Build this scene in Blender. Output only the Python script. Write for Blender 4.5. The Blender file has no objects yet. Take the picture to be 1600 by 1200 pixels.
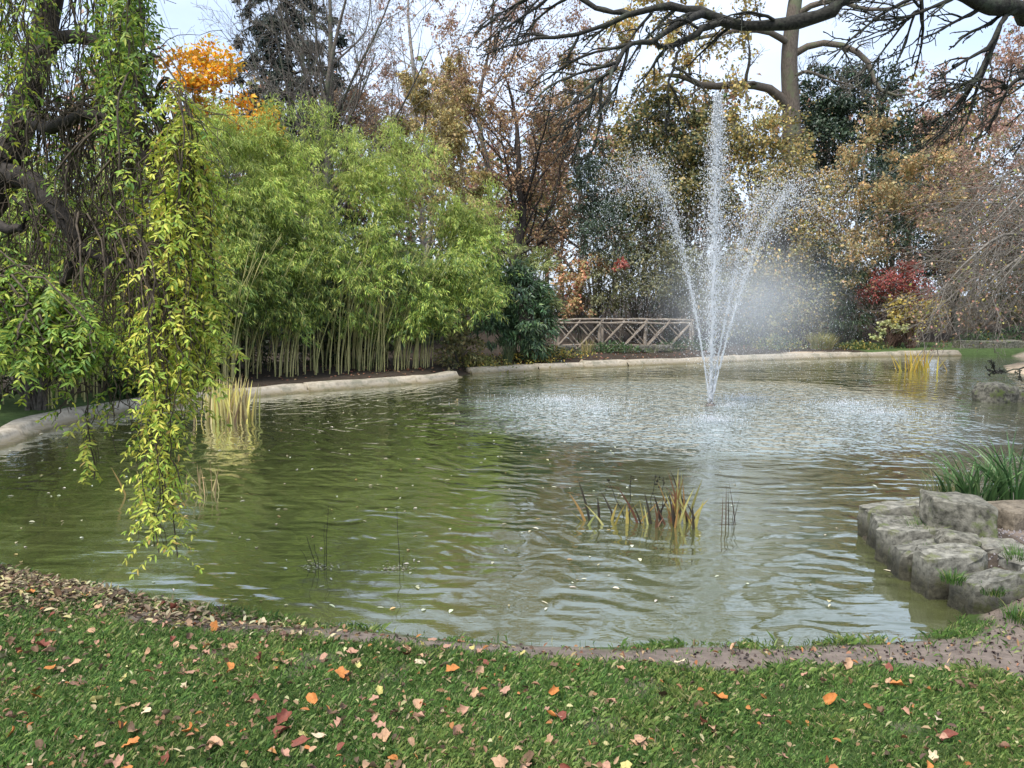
import bpy, math, time
import numpy as np
T0 = time.time()
sc = bpy.context.scene
R = math.radians

# ------------------------------------------------------------------ camera
CAM_H, FPX = 2.2, 1200.0
PITCH = math.atan(135 / 1200)
cam = bpy.data.objects.new('camera', bpy.data.cameras.new('camera'))
sc.collection.objects.link(cam); sc.camera = cam
cam.location = (0, 0, CAM_H); cam.rotation_euler = (R(90) - PITCH, 0, 0)
cam.data.sensor_width = 36; cam.data.lens = 36 * FPX / 1600
cam.data.clip_start = 0.05; cam.data.clip_end = 2000

# ------------------------------------------------------------------ sky, sun, exposure
SUN_EL, SUN_AZ = R(60), R(-142)          # azimuth from +Y towards +X: high behind the camera, to its west
w = bpy.data.worlds.new('World'); sc.world = w; w.use_nodes = True
nt = w.node_tree; nt.nodes.clear()
def N(t, k, **kw):
    n = t.nodes.new(k)
    for a, b in kw.items(): setattr(n, a, b)
    return n
sky = N(nt, 'ShaderNodeTexSky', sky_type='NISHITA', sun_disc=False)
sky.sun_elevation = SUN_EL; sky.sun_rotation = SUN_AZ; sky.air_density = 1.0; sky.dust_density = 2.0
tc = N(nt, 'ShaderNodeTexCoord'); mp = N(nt, 'ShaderNodeMapping'); mp.inputs['Scale'].default_value = (1, 1, 2.6)
nz = N(nt, 'ShaderNodeTexNoise'); nz.inputs['Scale'].default_value = 2.2; nz.inputs['Detail'].default_value = 7; nz.inputs['Roughness'].default_value = .55
rp = N(nt, 'ShaderNodeMapRange'); rp.inputs[1].default_value = .32; rp.inputs[2].default_value = .62; rp.inputs[3].default_value = .45; rp.inputs[4].default_value = .97
mx = N(nt, 'ShaderNodeMix', data_type='RGBA'); mx.inputs[7].default_value = (4.15, 4.8, 6.0, 1)
bg = N(nt, 'ShaderNodeBackground'); bg.inputs[1].default_value = .132
wo = N(nt, 'ShaderNodeOutputWorld')
for a, b in ((tc.outputs['Generated'], mp.inputs[0]), (mp.outputs[0], nz.inputs[0]), (nz.outputs[0], rp.inputs[0]), (rp.outputs[0], mx.inputs[0]),
             (sky.outputs[0], mx.inputs[6]), (mx.outputs[2], bg.inputs[0]), (bg.outputs[0], wo.inputs[0])):
    nt.links.new(a, b)
sun = bpy.data.objects.new('sun', bpy.data.lights.new('sun', 'SUN')); sc.collection.objects.link(sun)
sun.data.energy = 2.4; sun.data.angle = R(25); sun.data.color = (1, .95, .86)
sun.rotation_euler = (R(90) - SUN_EL, 0, R(180) - SUN_AZ)
vs = sc.view_settings; vs.view_transform = 'Standard'; vs.look = 'None'; vs.gamma = 1; vs.exposure = .98
sc.cycles.use_denoising = True
sc.cycles.volume_bounces = 3; sc.cycles.max_bounces = 6; sc.cycles.diffuse_bounces = 3; sc.cycles.glossy_bounces = 3; sc.cycles.transmission_bounces = 4
sc.cycles.transparent_max_bounces = 8; sc.cycles.caustics_reflective = False; sc.cycles.caustics_refractive = False

# ------------------------------------------------------------------ helpers
rng = np.random.default_rng(11)
def ray(px, py):
    u, v = (px - 800) / FPX, (600 - py) / FPX
    s, c = math.sin(PITCH), math.cos(PITCH)
    return np.array([u, c + v * s, -s + v * c])
def at(px, py, Y):
    d = ray(px, py); p = d * (Y / d[1]); p[2] += CAM_H; return p
def onz(px, py, z=0.0):
    d = ray(px, py); p = d * ((z - CAM_H) / d[2]); p[2] += CAM_H; return p
def unit(a): return a / (np.linalg.norm(a, axis=-1, keepdims=True) + 1e-9)
def rnd(n, r=None): return unit((r or rng).normal(size=(n, 3)))

def mesh(name, V, F, mat, col=None, smooth=False):
    V = np.asarray(V, np.float32).reshape(-1, 3); F = np.asarray(F, np.int32)
    m = bpy.data.meshes.new(name); k = F.shape[1]; nf = len(F)
    m.vertices.add(len(V)); m.vertices.foreach_set('co', V.ravel())
    m.loops.add(nf * k); m.loops.foreach_set('vertex_index', F.ravel())
    m.polygons.add(nf); m.polygons.foreach_set('loop_start', np.arange(nf, dtype=np.int32) * k)
    m.polygons.foreach_set('loop_total', np.full(nf, k, np.int32))
    if smooth: m.polygons.foreach_set('use_smooth', np.ones(nf, bool))
    m.update(calc_edges=True)
    if col is not None:
        c = np.ones((len(V), 4), np.float32); c[:, :3] = col
        m.color_attributes.new('Col', 'FLOAT_COLOR', 'POINT').data.foreach_set('color', c.ravel())
    m.materials.append(mat)
    return m
def link(name, m, parent=None, label=None, cat=None, group=None, kind=None):
    o = bpy.data.objects.new(name, m); sc.collection.objects.link(o)
    if parent is not None:
        o.parent = parent; o.matrix_parent_inverse = parent.matrix_basis.inverted()
    for k, v in (('label', label), ('category', cat), ('group', group), ('kind', kind)):
        if v: o[k] = v
    return o
def thing(name, label, cat, loc, group=None):
    o = link(name, None, None, label, cat, group); o.location = [float(q) for q in loc]; o.empty_display_size = .2
    return o
def setkind(o, k): o['kind'] = k; return o

def tubes(polys, radii, k=4, cols=None):
    """polys (m,n,3), radii (m,n) -> V, quads, col"""
    P = np.asarray(polys, float); Rr = np.asarray(radii, float); m, n, _ = P.shape
    Tn = unit(np.gradient(P, axis=1))
    ref = np.where(np.abs(Tn[..., 2:3]) > .9, np.array([1., 0, 0]), np.array([0, 0, 1.]))
    A = unit(np.cross(Tn, ref)); B = np.cross(Tn, A)
    th = np.arange(k) * 2 * np.pi / k
    V = P[:, :, None] + Rr[:, :, None, None] * (A[:, :, None] * np.cos(th)[:, None] + B[:, :, None] * np.sin(th)[:, None])
    idx = np.arange(m * n * k).reshape(m, n, k)
    a = idx[:, :-1]; b = idx[:, 1:]
    F = np.stack([a, np.roll(a, -1, 2), np.roll(b, -1, 2), b], -1).reshape(-1, 4)
    return V.reshape(-1, 3), F
def join(parts):
    Vs, Fs, o = [], [], 0
    for V, F in parts:
        Vs.append(V); Fs.append(F + o); o += len(V)
    return np.concatenate(Vs), np.concatenate(Fs)
def spline(pts, n, rad=None):
    """Catmull-Rom through pts, n samples; radii interpolated"""
    p = np.array(pts, float); p = np.vstack([2 * p[0] - p[1], p, 2 * p[-1] - p[-2]])
    s = np.linspace(0, len(p) - 3 - 1e-6, n); i = s.astype(int); t = (s - i)[:, None]
    a, b, c, d = p[i], p[i + 1], p[i + 2], p[i + 3]
    q = .5 * (2 * b + (c - a) * t + (2 * a - 5 * b + 4 * c - d) * t ** 2 + (3 * b - a - 3 * c + d) * t ** 3)
    if rad is None: return q
    return q, np.interp(s, np.arange(len(rad)), rad)
def spawn(r, PL, RR, c, f0, f1, ang, lenr, n2, wander=.15, trop=(0, 0, 0), rr=.5, tip=.25, absL=None):
    """c children on each parent polyline"""
    m, n, _ = PL.shape
    f = (f0 + (f1 - f0) * (np.arange(c)[None] + r.random((m, c))) / c)
    s = f * (n - 1); i = np.minimum(s.astype(int), n - 2); t = (s - i)[..., None]; mi = np.arange(m)[:, None]
    p0 = PL[mi, i] * (1 - t) + PL[mi, i + 1] * t
    rad = (RR[mi, i] * (1 - t[..., 0]) + RR[mi, i + 1] * t[..., 0]) * rr
    tg = unit(PL[mi, i + 1] - PL[mi, i])
    side = unit(np.cross(tg, unit(r.normal(size=(m, c, 3)))))
    a = np.radians(ang) * (.7 + .6 * r.random((m, c, 1)))
    d = unit(tg * np.cos(a) + side * np.sin(a))
    Ln = np.linalg.norm(np.diff(PL, axis=1), axis=2).sum(1)[:, None] if absL is None else absL
    L = Ln * lenr * (1.15 - .55 * f) * (.65 + .7 * r.random((m, c)))
    M = m * c; d = d.reshape(M, 3); p = p0.reshape(M, 3); L = L.reshape(M); rad = rad.reshape(M)
    st = (L / (n2 - 1))[:, None]; out = [p]; tr = np.array(trop)
    for q in range(n2 - 1):
        d = unit(d + r.normal(size=(M, 3)) * wander + tr / (n2 - 1))
        p = p + d * st; out.append(p)
    return np.stack(out, 1), rad[:, None] * np.linspace(1, tip, n2)[None]
def leafmesh(P, D, Nn, L, W, col, shape=4, fold=.25):
    """folded leaves: shape 4 = diamond of two triangles, 6 = six-point blade of four"""
    n = len(P); D = unit(D); S = unit(np.cross(D, Nn)); U = np.cross(S, D)
    L = np.broadcast_to(L, n)[:, None]; W = np.broadcast_to(W, n)[:, None]
    if shape == 4:
        V = np.stack([P, P + D * L * .45 + S * W * .5 + U * W * fold, P + D * L, P + D * L * .45 - S * W * .5 + U * W * fold], 1)
        F = np.array([[0, 1, 2], [0, 2, 3]])
    else:
        k = U * W * fold
        V = np.stack([P, P + D * L * .28 + S * W * .46 + k, P + D * L * .66 + S * W * .42 + k * .8, P + D * L - U * W * .2,
                      P + D * L * .66 - S * W * .42 + k * .8, P + D * L * .28 - S * W * .46 + k], 1)
        F = np.array([[0, 1, 2], [0, 2, 3], [0, 3, 4], [0, 4, 5]])
    q = V.shape[1]
    return V.reshape(-1, 3), (F[None] + (np.arange(n) * q)[:, None, None]).reshape(-1, 3), np.repeat(col, q, 0)
def pick(r, n, cols, bj=.25):
    c = np.array([x[:3] for x in cols]); wt = np.array([x[3] if len(x) > 3 else 1. for x in cols])
    i = r.choice(len(c), n, p=wt / wt.sum())
    c = c * (1 - MUTE) + (c @ np.array([.3, .6, .1]))[:, None] * np.array([1.12, 1.0, .80]) * MUTE
    return c[i] * (1 + bj * r.uniform(-1, 1, (n, 1))) * (1 + .08 * r.uniform(-1, 1, (n, 3)))
MUTE = 0.

# ------------------------------------------------------------------ materials
def new_mat(name):
    m = bpy.data.materials.new(name); m.use_nodes = True; t = m.node_tree; t.nodes.clear()
    o = N(t, 'ShaderNodeOutputMaterial'); return m, t, o
def leaf_mat(name, trans=.35, rough=.5, spec=.35):
    m, t, o = new_mat(name)
    a = N(t, 'ShaderNodeAttribute', attribute_name='Col'); p = N(t, 'ShaderNodeBsdfPrincipled'); tr = N(t, 'ShaderNodeBsdfTranslucent'); mxs = N(t, 'ShaderNodeMixShader')
    p.inputs['Roughness'].default_value = rough; p.inputs['Specular IOR Level'].default_value = spec; mxs.inputs[0].default_value = trans
    t.links.new(a.outputs[0], p.inputs['Base Color']); t.links.new(a.outputs[0], tr.inputs[0])
    t.links.new(p.outputs[0], mxs.inputs[1]); t.links.new(tr.outputs[0], mxs.inputs[2]); t.links.new(mxs.outputs[0], o.inputs[0])
    return m
def noise_mat(name, c1, c2, scale=8, rough=.85, bump=.4, bdist=.02, c3=None, s3=2.0, stretch=None, spec=.3, lo=.35, hi=.65, wet=None):
    """two-tone noise with bump, optional third colour in larger patches"""
    m, t, o = new_mat(name)
    tc = N(t, 'ShaderNodeTexCoord'); src = tc.outputs['Object']
    if stretch:
        mp = N(t, 'ShaderNodeMapping'); mp.inputs['Scale'].default_value = stretch; t.links.new(src, mp.inputs[0]); src = mp.outputs[0]
    n1 = N(t, 'ShaderNodeTexNoise'); n1.inputs['Scale'].default_value = scale; n1.inputs['Detail'].default_value = 8; n1.inputs['Roughness'].default_value = .62
    t.links.new(src, n1.inputs[0])
    mr = N(t, 'ShaderNodeMapRange'); mr.inputs[1].default_value = lo; mr.inputs[2].default_value = hi; t.links.new(n1.outputs[0], mr.inputs[0])
    x = N(t, 'ShaderNodeMix', data_type='RGBA'); x.inputs[6].default_value = (*c1, 1); x.inputs[7].default_value = (*c2, 1); t.links.new(mr.outputs[0], x.inputs[0])
    out = x.outputs[2]
    if c3:
        n3 = N(t, 'ShaderNodeTexNoise'); n3.inputs['Scale'].default_value = s3; n3.inputs['Detail'].default_value = 6; n3.inputs['Roughness'].default_value = .7
        t.links.new(tc.outputs['Object'], n3.inputs[0])
        m3 = N(t, 'ShaderNodeMapRange'); m3.inputs[1].default_value = .52; m3.inputs[2].default_value = .62; t.links.new(n3.outputs[0], m3.inputs[0])
        y = N(t, 'ShaderNodeMix', data_type='RGBA'); t.links.new(m3.outputs[0], y.inputs[0]); t.links.new(out, y.inputs[6]); y.inputs[7].default_value = (*c3, 1); out = y.outputs[2]
    if wet:      # algae and wet stain along the waterline; edging stones also get side shade painted
        sx = N(t, 'ShaderNodeSeparateXYZ'); t.links.new(tc.outputs['Object'], sx.inputs[0])
        wz = N(t, 'ShaderNodeMath', operation='MULTIPLY_ADD'); wz.inputs[1].default_value = -.22; t.links.new(n1.outputs[0], wz.inputs[0]); t.links.new(sx.outputs[2], wz.inputs[2])
        wr = N(t, 'ShaderNodeMapRange'); wr.inputs[1].default_value = wet[0] - .11; wr.inputs[2].default_value = wet[1] - .11; wr.inputs[3].default_value = 1; wr.inputs[4].default_value = 0; t.links.new(wz.outputs[0], wr.inputs[0])
        wm = N(t, 'ShaderNodeMix', data_type='RGBA', blend_type='MULTIPLY'); wm.inputs[7].default_value = (*wet[2], 1); t.links.new(wr.outputs[0], wm.inputs[0]); t.links.new(out, wm.inputs[6]); out = wm.outputs[2]
    p = N(t, 'ShaderNodeBsdfPrincipled'); p.inputs['Roughness'].default_value = rough; p.inputs['Specular IOR Level'].default_value = spec
    b = N(t, 'ShaderNodeBump'); b.inputs['Strength'].default_value = bump; b.inputs['Distance'].default_value = bdist
    t.links.new(out, p.inputs['Base Color']); t.links.new(n1.outputs[0], b.inputs['Height']); t.links.new(b.outputs[0], p.inputs['Normal']); t.links.new(p.outputs[0], o.inputs[0])
    return m
LEAF = leaf_mat('leaf'); LEAF_DRY = leaf_mat('dry_leaf', .18, .65, .2); NEEDLE = leaf_mat('evergreen_leaf', .15, .4, .45); BLADE = leaf_mat('grass_blade', .3, .55, .3)
BARK = noise_mat('bark_grey_brown', (.075, .062, .05), (.17, .145, .12), 14, .9, .6, .03, (.10, .115, .07), 1.5)
BARK_DARK = noise_mat('bark_dark', (.018, .015, .012), (.06, .05, .042), 20, .9, .7, .02)
BARK_OVER = noise_mat('bark_lichen', (.014, .013, .011), (.05, .047, .038), 22, .9, .7, .02, (.06, .068, .046), 3.)
BARK_OAK = noise_mat('bark_oak', (.085, .068, .054), (.19, .155, .125), 10, .9, .7, .04, (.14, .15, .09), 1.2, (3, 3, .7))
BARK_BIRCH = noise_mat('bark_birch', (.20, .18, .155), (.46, .43, .38), 5, .8, .3, .02, (.07, .06, .05), 3., (1, 1, 4))
TWIG_RED = noise_mat('twig_red_brown', (.10, .06, .045), (.19, .12, .09), 12, .9, .3)
TWIG_GREY = noise_mat('twig_grey', (.12, .105, .09), (.26, .235, .20), 12, .9, .3)
TWIG_WEEP = noise_mat('twig_weeping', (.04, .03, .022), (.13, .10, .068), 18, .85, .4)
CULM = noise_mat('bamboo_culm', (.38, .36, .13), (.58, .52, .24), 3, .45, .1, .004, (.22, .25, .09), .9)

# ------------------------------------------------------------------ pond outline and terrain
FX, FY = onz(1110, 634)[:2]                                   # fountain
shore_near = [onz(a, b)[:2] for a, b in ((-60, 868), (0, 882), (100, 905), (230, 930), (330, 948), (430, 962), (560, 976), (700, 992), (850, 1002), (1000, 1004), (1150, 1003), (1300, 1000), (1410, 996), (1470, 988))]
prom = [(3.30, 5.30), (3.18, 6.0), (3.22, 6.85), (3.45, 7.4), (4.3, 8.0), (6.5, 8.7), (10, 9.2)]
right = [(13.2, 10.5), (13.6, 13.5), (11.7, 15.6), (11.6, 17), (14, 19.5), (14.6, 22.5), (16, 25), (18.8, 27.5), (18.6, 29.3)]
far = [onz(a, b)[:2] for a, b in ((1500, 556), (1375, 557.5), (1250, 561), (1125, 566), (1000, 571), (870, 577), (735, 584.5))]
left = [onz(a, b)[:2] for a, b in ((715, 589), (690, 595), (640, 600), (520, 609), (400, 619), (310, 629), (230, 638), (160, 649), (100, 661), (50, 676), (0, 697))] + [(-8.2, 9.9), (-8.6, 8.6), (-8.0, 7.2), (-6.5, 6.6)]
POLY = np.array([*shore_near, *prom, *right, *far, *left], float)
def sdist(x, y, poly=POLY):
    """signed distance to the pond outline, negative in the water"""
    p = np.stack([np.ravel(x), np.ravel(y)], 1); d = np.full(len(p), 1e9); ins = np.zeros(len(p), bool)
    for a, b in zip(poly, np.roll(poly, -1, 0)):
        ab = b - a; t = np.clip(((p - a) @ ab) / (ab @ ab), 0, 1)
        d = np.minimum(d, np.hypot(*(p - a - t[:, None] * ab).T))
        c = (a[1] > p[:, 1]) != (b[1] > p[:, 1])
        ins ^= c & (p[:, 0] < ab[0] * (p[:, 1] - a[1]) / (ab[1] if ab[1] else 1e-9) + a[0])
    return np.where(ins, -d, d).reshape(np.shape(x))
def vnoise(x, y, s, seed=0):
    """smooth value noise"""
    g = np.random.default_rng(seed).random((64, 64)); u, v = np.asarray(x) / s + 1000.3, np.asarray(y) / s + 1000.7
    i, j = np.floor(u).astype(int), np.floor(v).astype(int); a, b = u - i, v - j; a = a * a * (3 - 2 * a); b = b * b * (3 - 2 * b)
    G = lambda p, q: g[p % 64, q % 64]
    return (G(i, j) * (1 - a) + G(i + 1, j) * a) * (1 - b) + (G(i, j + 1) * (1 - a) + G(i + 1, j + 1) * a) * b
def height(x, y, d=None):
    x = np.asarray(x, float); y = np.asarray(y, float)
    if d is None: d = sdist(x, y)
    near = (y < 7.6) & (d > 0)
    h_in = -.04 + np.maximum(-.75, d * .45)
    h_near = -.02 + .10 * np.minimum(d, .35) / .35 + .115 * np.clip(d - .35, 0, 2.2)
    promw = np.clip((x - 2.95) / .4, 0, 1) * np.clip((y - 4.6) / .5, 0, 1)
    h_near = h_near * (1 - promw) + (.05 + .17 * np.clip((d - .12) / .3, 0, 1) + .03 * np.minimum(d, 2)) * promw
    h_far = .02 + .15 * np.clip((d - .30) / .5, 0, 1) + .012 * np.clip(d, 0, 8) + .035 * np.clip(d - 8, 0, 60)
    k = np.clip((y - 7.2) / 1.5, 0, 1) * (1 - .0)
    h_out = h_near * (1 - k) + h_far * k
    h = np.where(d < 0, h_in, h_out)
    return h + np.where(d > .05, (vnoise(x, y, .35, 1) - .5) * .035 + (vnoise(x, y, 1.6, 2) - .5) * .05, 0) * np.clip(d * 2, 0, 1)
def mudmask(x, y, d):
    """bare trodden earth along the near edge"""
    n = vnoise(x, y, .45, 5) * .6 + vnoise(x, y, .17, 6) * .4
    s = np.clip((x + 2.4) / 5.2, 0, 1)                         # wider towards the stones
    start, width = .13 + .02 * s, .16 + .42 * s ** 1.6
    bend = np.where(x < -.8, np.clip((-.8 - x) * .13, 0, .25), 0)
    c = start + bend + width * .5
    m = 1 - np.clip((np.abs(d - c) - width * .5 * (.25 + 1.5 * n)) / .06, 0, 1)
    m *= (y < 7) & (x > -2.6) & (x < 4.2)
    blot = (vnoise(x, y, .28, 9) > .86) * .5 * (d > .5) * (y < 7)
    grav = np.clip((x - 3.45) / .15, 0, 1) * np.clip((y - 4.95) / .2, 0, 1) * (y < 8)
    return np.clip(np.maximum(np.maximum(m, blot), grav), 0, 1)
def littermask(x, y, d):
    """dropped leaflets under the weeping tree"""
    return np.clip(1.3 - np.hypot((x + 3.7) / 2.2, (y - 5.65) / .8), 0, 1) * (d > .02)
gx = np.unique(np.round(np.concatenate([np.linspace(-400, -60, 12), np.linspace(-60, -12, 40), np.linspace(-12, -5, 30), np.arange(-5, 5, .08), np.linspace(5, 25, 54), np.linspace(25, 60, 24), np.linspace(60, 400, 12)]), 4))
gy = np.unique(np.round(np.concatenate([np.linspace(-60, 1.5, 20), np.arange(1.5, 8.6, .08), np.linspace(8.6, 36, 84), np.linspace(36, 90, 36), np.linspace(90, 500, 12)]), 4))
GX, GY = np.meshgrid(gx, gy); GD = sdist(GX, GY); GZ = height(GX, GY, GD)
ng = np.arange(GX.size).reshape(GX.shape)
GF = np.stack([ng[:-1, :-1], ng[:-1, 1:], ng[1:, 1:], ng[1:, :-1]], -1).reshape(-1, 4)
mud = mudmask(GX, GY, GD); lit = littermask(GX, GY, GD)
lawn = np.array([.045, .075, .018]); soil = np.array([.05, .037, .026]); mudc = np.array([.185, .148, .122]); bed = np.array([.05, .06, .02])
gc = np.where((GY < 8)[..., None], lawn, soil)
patch = ((GX < -6) & (GY < 16)) | ((GX > 13.5) & (GY < 34) & (GX < 40))
gc = np.where((patch & (GY >= 8))[..., None], np.array([.075, .115, .035]), gc)
gc = np.where(((GX > 10) & (GY > 18) & (GD < 1.1) & (GY < 29))[..., None], np.array([.46, .37, .27]), gc)
gc = gc * (1 - lit[..., None] * .8) + np.array([.16, .12, .08]) * lit[..., None] * .8
gc = gc * (1 - mud[..., None]) + mudc * mud[..., None]
gc = np.where(((GX > 2.95) & (GX < 4.1) & (GY > 5.15) & (GY < 7.3))[..., None], np.array([.07, .055, .042]), gc)
gc = np.where((GD < 0)[..., None], bed, gc)
def ground_mat():
    m, t, o = new_mat('ground')
    a = N(t, 'ShaderNodeAttribute', attribute_name='Col'); tc = N(t, 'ShaderNodeTexCoord')
    n1 = N(t, 'ShaderNodeTexNoise'); n1.inputs['Scale'].default_value = 9; n1.inputs['Detail'].default_value = 9; n1.inputs['Roughness'].default_value = .65
    n2 = N(t, 'ShaderNodeTexNoise'); n2.inputs['Scale'].default_value = 55; n2.inputs['Detail'].default_value = 5
    t.links.new(tc.outputs['Object'], n1.inputs[0]); t.links.new(tc.outputs['Object'], n2.inputs[0])
    mr = N(t, 'ShaderNodeMapRange'); mr.inputs[1].default_value = .3; mr.inputs[2].default_value = .7; mr.inputs[3].default_value = .62; mr.inputs[4].default_value = 1.3
    t.links.new(n1.outputs[0], mr.inputs[0])
    x = N(t, 'ShaderNodeMix', data_type='RGBA', blend_type='MULTIPLY'); x.inputs[0].default_value = 1
    t.links.new(a.outputs[0], x.inputs[6]); t.links.new(mr.outputs[0], x.inputs[7])
    ad = N(t, 'ShaderNodeMath', operation='MULTIPLY_ADD'); ad.inputs[1].default_value = .4; t.links.new(n2.outputs[0], ad.inputs[0]); t.links.new(n1.outputs[0], ad.inputs[2])
    b = N(t, 'ShaderNodeBump'); b.inputs['Strength'].default_value = .7; b.inputs['Distance'].default_value = .03; t.links.new(ad.outputs[0], b.inputs['Height'])
    p = N(t, 'ShaderNodeBsdfPrincipled'); p.inputs['Roughness'].default_value = .9; p.inputs['Specular IOR Level'].default_value = .2
    t.links.new(x.outputs[2], p.inputs['Base Color']); t.links.new(b.outputs[0], p.inputs['Normal']); t.links.new(p.outputs[0], o.inputs[0])
    return m
link('ground', mesh('ground', np.stack([GX, GY, GZ], -1), GF, ground_mat(), gc.reshape(-1, 3), True), kind='structure', label='park ground of lawn, trodden earth and leafy soil', cat='ground')
def gz(x, y): return float(height(np.array([x]), np.array([y]))[0])

# ------------------------------------------------------------------ water
def water_mat():
    m, t, o = new_mat('pond_water')
    tc = N(t, 'ShaderNodeTexCoord'); P = tc.outputs['Object']
    def math_(op, a, b=None, c=None):
        n = N(t, 'ShaderNodeMath', operation=op)
        for i, v in enumerate((a, b, c)):
            if v is None: continue
            if isinstance(v, (int, float)): n.inputs[i].default_value = v
            else: t.links.new(v, n.inputs[i])
        return n.outputs[0]
    def noise(scale, stretch, detail=3, rough=.5, dist=0.):
        mp = N(t, 'ShaderNodeMapping'); mp.inputs['Scale'].default_value = stretch; t.links.new(P, mp.inputs[0])
        n = N(t, 'ShaderNodeTexNoise'); n.inputs['Scale'].default_value = scale; n.inputs['Detail'].default_value = detail; n.inputs['Roughness'].default_value = rough; n.inputs['Distortion'].default_value = dist
        t.links.new(mp.outputs[0], n.inputs[0]); return n.outputs[0]
    # distance from the fountain
    vm = N(t, 'ShaderNodeVectorMath', operation='DISTANCE'); t.links.new(P, vm.inputs[0]); vm.inputs[1].default_value = (FX, FY, 0)
    dist = vm.outputs['Value']
    edge = math_('ADD', dist, math_('MULTIPLY', math_('SUBTRACT', noise(.9, (1, 1, 1), 4), .5), 2.6))
    chop = N(t, 'ShaderNodeMapRange', interpolation_type='SMOOTHSTEP'); chop.inputs[1].default_value = 5.9; chop.inputs[2].default_value = 3.9; t.links.new(edge, chop.inputs[0])
    reach = N(t, 'ShaderNodeMapRange', interpolation_type='SMOOTHSTEP'); reach.inputs[1].default_value = 14.5; reach.inputs[2].default_value = 6; reach.inputs[3].default_value = .35; t.links.new(dist, reach.inputs[0])
    # ring waves running out from the fountain, broken up by noise
    warp = math_('MULTIPLY', noise(.55, (1, 1, 1), 3), 3.2)
    ph = math_('ADD', dist, warp)
    ring = math_('MULTIPLY', math_('SINE', math_('MULTIPLY', ph, 13.5)), math_('MULTIPLY', noise(.7, (1, 1, 1), 2), .0065))
    ring2 = math_('MULTIPLY', math_('SINE', math_('MULTIPLY', math_('ADD', dist, math_('MULTIPLY', noise(1.3, (1, 1, 1), 2), 1.1)), 29)), math_('MULTIPLY', noise(1.1, (1, 1, 1), 2), .0022))
    swell = math_('MULTIPLY', noise(1.5, (.42, 1.75, 1), 2, .45, .4), .0135)
    fine = math_('MULTIPLY', noise(8, (.34, 1.5, 1), 3, .5), .0030)
    ch = math_('MULTIPLY', math_('MULTIPLY', noise(4.2, (1, .8, 1), 2, .55), .13), chop.outputs[0])
    h = math_('ADD', math_('ADD', math_('ADD', math_('MULTIPLY', math_('ADD', ring, ring2), reach.outputs[0]), swell), fine), ch)
    b = N(t, 'ShaderNodeBump'); b.inputs['Strength'].default_value = 1; b.inputs['Distance'].default_value = 1; t.links.new(h, b.inputs['Height'])
    n1 = noise(.35, (1, 1, 1), 5, .6)
    x = N(t, 'ShaderNodeMix', data_type='RGBA'); x.inputs[6].default_value = (.060, .067, .023, 1); x.inputs[7].default_value = (.10, .11, .040, 1); t.links.new(n1, x.inputs[0])
    # pale foam tint inside the splash ring, with the chop's sky reflection painted in
    y = N(t, 'ShaderNodeMix', data_type='RGBA'); y.inputs[7].default_value = (.30, .36, .35, 1); t.links.new(x.outputs[2], y.inputs[6]); t.links.new(math_('MULTIPLY', chop.outputs[0], .75), y.inputs[0])
    p = N(t, 'ShaderNodeBsdfDiffuse'); t.links.new(y.outputs[2], p.inputs[0])
    gl = N(t, 'ShaderNodeBsdfGlossy'); gl.inputs['Roughness'].default_value = .02; gl.inputs[0].default_value = (.94, .97, .95, 1); t.links.new(b.outputs[0], gl.inputs['Normal'])
    fr = N(t, 'ShaderNodeFresnel'); fr.inputs[0].default_value = 1.333; t.links.new(b.outputs[0], fr.inputs['Normal'])
    fac = math_('MINIMUM', math_('ADD', math_('MULTIPLY', fr.outputs[0], 2.4), .10), .86)
    ms = N(t, 'ShaderNodeMixShader'); t.links.new(fac, ms.inputs[0]); t.links.new(p.outputs[0], ms.inputs[1]); t.links.new(gl.outputs[0], ms.inputs[2]); t.links.new(ms.outputs[0], o.inputs[0])
    return m
wx, wy = np.meshgrid(np.linspace(-11, 21, 33), np.linspace(4, 33, 30)); wi = np.arange(wx.size).reshape(wx.shape)
link('water', mesh('water', np.stack([wx, wy, wx * 0], -1), np.stack([wi[:-1, :-1], wi[:-1, 1:], wi[1:, 1:], wi[1:, :-1]], -1).reshape(-1, 4), water_mat(), None, True),
     kind='structure', label='murky green pond water with ripples from the fountain', cat='water')

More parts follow.
